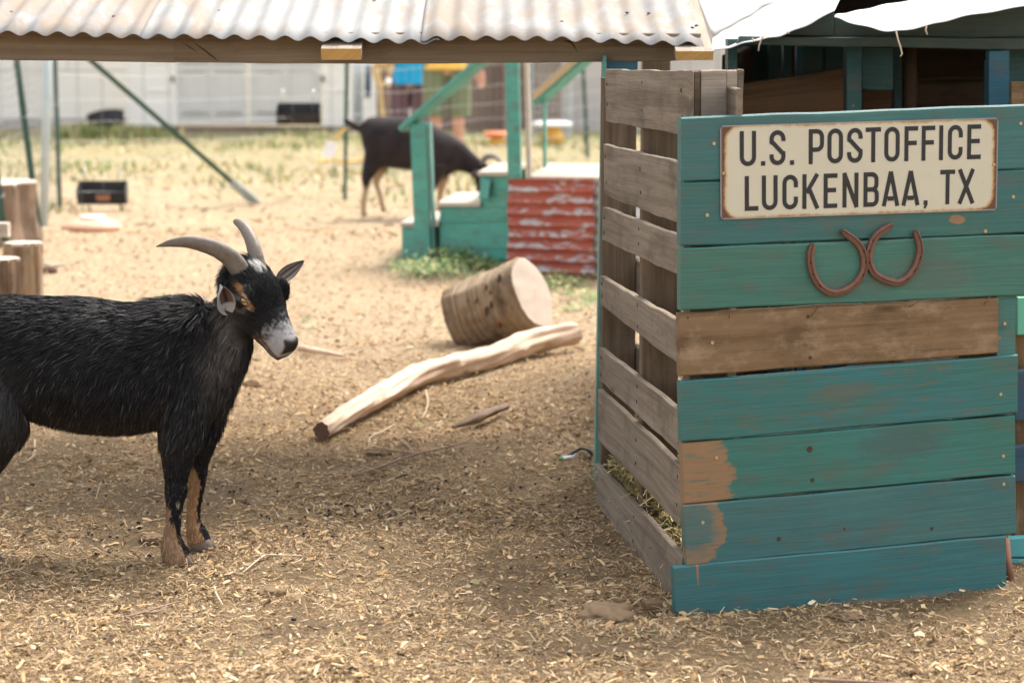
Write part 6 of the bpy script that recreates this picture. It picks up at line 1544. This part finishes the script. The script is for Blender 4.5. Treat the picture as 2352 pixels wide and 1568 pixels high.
# ---------------------------------------- people behind the fence
M['skin'] = m_plain('tanned_skin', (.56, .30, .21), .55, 0, .35, .08)
def person(label, px, Yp, H, shirt, bottom, hairc, shorts=True, arm_out=.30, child=False):
    g_ = Vector((at(px, 300, Yp).x, Yp, 0)); k = H / 1.7
    def p(x, y, z): return g_ + Vector((x * k, y * k, z * k))
    t = thing('person', label, 'person', g_)
    V3 = lambda a, b, c: Vector((a * k, b * k, c * k))
    def hor(rs): return smooth_rings([(p(x, y, z), V3(a, 0, 0), V3(0, b, 0)) for x, y, z, a, b in rs], 3)
    torso = hor([(0, 0, .80, .10, .08), (0, 0, .88, .165, .12), (0, 0, .98, .155, .115), (0, 0, 1.08, .145, .11), (0, 0, 1.2, .16, .12), (0, 0, 1.32, .175, .11), (0, 0, 1.40, .14, .08), (0, 0, 1.44, .06, .06), (0, 0, 1.50, .052, .055)])
    head = hor([(0, -.005, 1.475, .04, .045), (0, -.015, 1.50, .055, .065), (0, -.012, 1.54, .068, .085), (0, 0, 1.60, .075, .095), (0, .005, 1.655, .07, .09), (0, .01, 1.69, .045, .06), (0, .01, 1.70, .01, .015)])
    nose = limb([p(0, -.09, 1.60), p(0, -.112, 1.573), p(0, -.10, 1.562)], [.010 * k, .013 * k, .010 * k])
    lofts = [(torso, 22, 2.2), (head, 20, 2.1), (nose, 8, 2)]
    for sx in (-1, 1):
        lofts.append((limb([p(.09 * sx, 0, .90), p(.095 * sx, 0, .70), p(.10 * sx, -.01, .50), p(.10 * sx, .01, .36), p(.10 * sx, .02, .12), p(.10 * sx, .01, .06)], [q * k for q in (.088, .078, .056, .055, .036, .036)]), 16, 2))
        lofts.append((limb([p(.10 * sx, .05, .045), p(.105 * sx, -.03, .045), p(.115 * sx, -.12, .028), p(.118 * sx, -.17, .022)], [q * k for q in (.038, .042, .034, .018)], 1), 12, 2))
        sh_ = p(.175 * sx, 0, 1.37)
        if sx > 0:
            pts = [sh_, p(.225, .01, 1.22), p(.255, .015, 1.08), p(.285, -.01, .95), p(arm_out, -.03, .835)]; hd_ = Vector((.04, -.12, -1)).normalized()
        else:
            pts = [sh_, p(-.225, .02, 1.22), p(-.24, .02, 1.09), p(-.20, -.11, 1.12), p(-.12, -.20, 1.20)]; hd_ = Vector((.45, -.35, .75)).normalized()
        lofts.append((limb(pts, [q * k for q in (.055, .046, .038, .034, .025)]), 14, 2))
        w_ = pts[-1]; sd = hd_.cross(Vector((0, 1, 0))).normalized(); pn = sd.cross(hd_)
        lofts.append((smooth_rings([(w_ + hd_ * q * k, sd * a * k, pn * b * k) for q, a, b in ((-.01, .026, .022), (.03, .036, .017), (.07, .042, .016), (.092, .038, .013))], 3), 14, 2.4))
        for fi, (of, fl) in enumerate(((-.030, .062), (-.010, .074), (.010, .070), (.030, .054))):
            b0_ = w_ + hd_ * .085 * k + sd * of * k; cur = pn * (-.012 * k)
            lofts.append((limb([b0_ - hd_ * .015 * k, b0_ + hd_ * fl * .45 * k + cur * .4, b0_ + hd_ * fl * .8 * k + cur * 1.4, b0_ + hd_ * fl * k + cur * 2.2], [q * k for q in (.0095, .009, .0082, .0065)]), 8, 2))
        tb = w_ + hd_ * .025 * k - sd * .03 * k * sx; lofts.append((limb([tb, tb - sd * .024 * k * sx + hd_ * .025 * k, tb - sd * .03 * k * sx + hd_ * .055 * k], [q * k for q in (.012, .0105, .008)]), 8, 2))
        lofts.append((limb([p(.074 * sx, .0, 1.63), p(.084 * sx, .008, 1.60), p(.075 * sx, .0, 1.57)], [.010 * k, .014 * k, .008 * k]), 8, 2))
    co, fa, _ = fuse(lofts, .0075, 3); obj('body', co, fa, M['skin'], t, True)
    # clothes: slightly larger lofts open at the ends
    def cloth_loft(rs, name, mat, seg=28, wav=.006):
        V, Fc = ring_loft(rs, seg, 2.2); Fc = Fc[:-2]; V = [v + Vector((wav * math.sin(v.z * 40 + v.x * 30), wav * math.sin(v.x * 50), 0)) for v in V]
        ctr = [r_[0] for r_ in rs]; n_ = len(V); V += [ctr[i // seg] + (v - ctr[i // seg]) * .965 for i, v in enumerate(V[:n_])]; Fc += [tuple(reversed([i + n_ for i in f])) for f in Fc]
        m = len(rs) - 1
        for k_ in range(seg): k2 = (k_ + 1) % seg; Fc.append((k_, k_ + n_, k2 + n_, k2)); Fc.append((m * seg + k_, m * seg + k2, m * seg + k2 + n_, m * seg + k_ + n_))
        return obj(name, V, Fc, mat, t, True)
    shirt_o = cloth_loft(hor([(0, -.01, .845, .20, .155), (0, 0, .93, .195, .15), (0, 0, 1.05, .18, .14), (0, 0, 1.2, .185, .14), (0, 0, 1.32, .195, .125), (0, 0, 1.405, .16, .095), (0, 0, 1.445, .07, .07)]), 'shirt', shirt)
    for sx in (-1, 1):
        V, Fc = ring_loft(limb([p(.15 * sx, 0, 1.38), p(.205 * sx, .01, 1.28), p(.236 * sx, .012, 1.16)], [q * k for q in (.07, .064, .062)]), 16, 2); obj('sleeve', V, Fc[:-1], shirt, shirt_o, True)
        zl = .44 if shorts else .08
        V, Fc = ring_loft(limb([p(.08 * sx, 0, .97), p(.10 * sx, 0, .86), p(.108 * sx, 0, .70), p(.112 * sx, 0, (zl + .7) / 2), p(.112 * sx, .01, zl)], [q * k for q in (.10, .115, .108, .10, .098 if shorts else .075)]), 20, 2); obj('trouser_leg' if not shorts else 'shorts_leg', V, Fc[:-1], bottom, t, True)
        obj('shoe', *ring_loft(limb([p(.10 * sx, .075, .045), p(.103 * sx, -.02, .055), p(.115 * sx, -.12, .036), p(.119 * sx, -.185, .03)], [q * k for q in (.045, .052, .046, .022)]), 14, 2.4), m_sh, t, True)
        for ex in (1,): ball('eye', p(.030 * sx, -.086, 1.605), .012, M['white_pl'], t, (V3(.014, 0, 0), V3(0, .008, 0), V3(0, 0, .008)), 10); 
    cloth_loft(hor([(0, 0, .84, .175, .135), (0, 0, .92, .180, .140), (0, 0, .99, .165, .128)]), 'waistband', bottom)
    obj('mouth', *ring_loft([(p(-.025, -.083, 1.533), V3(0, .002, 0), V3(0, 0, .002)), (p(0, -.092, 1.531), V3(0, .005, 0), V3(0, 0, .006)), (p(.025, -.083, 1.533), V3(0, .002, 0), V3(0, 0, .002))], 8, 2), m_lip, t, True)
    hr = hor([(0, .035, 1.53, .068, .062), (0, .03, 1.60, .082, .080), (0, .018, 1.66, .080, .092), (0, .014, 1.70, .055, .065), (0, .014, 1.715, .01, .012)]); V, Fc = ring_loft(hr, 20, 2.1); obj('hair', V, Fc, hairc, t, True)
    if not child:
        wr = p(arm_out - .005, -.028, .855); tube('watch', [wr + Vector((math.cos(a) * .031, math.sin(a) * .029, .004 * math.cos(a))) for a in np.linspace(0, 2 * math.pi, 15)], .008, M['black_pl'], t, 6)
m_sh = m_plain('grey_shoe', (.3, .3, .3), .7); m_lip = m_plain('lips', (.45, .18, .15), .5)
person('person in a yellow shirt and green knee-length shorts behind the wire fence', 1027, 20.3, 1.60, m_plain('yellow_shirt', (.85, .50, .07), .8), m_plain('olive_shorts', (.17, .20, .115), .85, var=.3, sc=6), m_plain('brown_hair', (.1, .06, .04), .7))
person('smaller person in a blue shirt and dark trousers, half hidden beside the yellow shirt', 942, 21.2, 1.30, m_plain('blue_shirt', (.015, .34, .66), .8), m_plain('maroon_trousers', (.12, .07, .085), .85), m_plain('dark_hair', (.04, .03, .025), .7), False, .27, True)
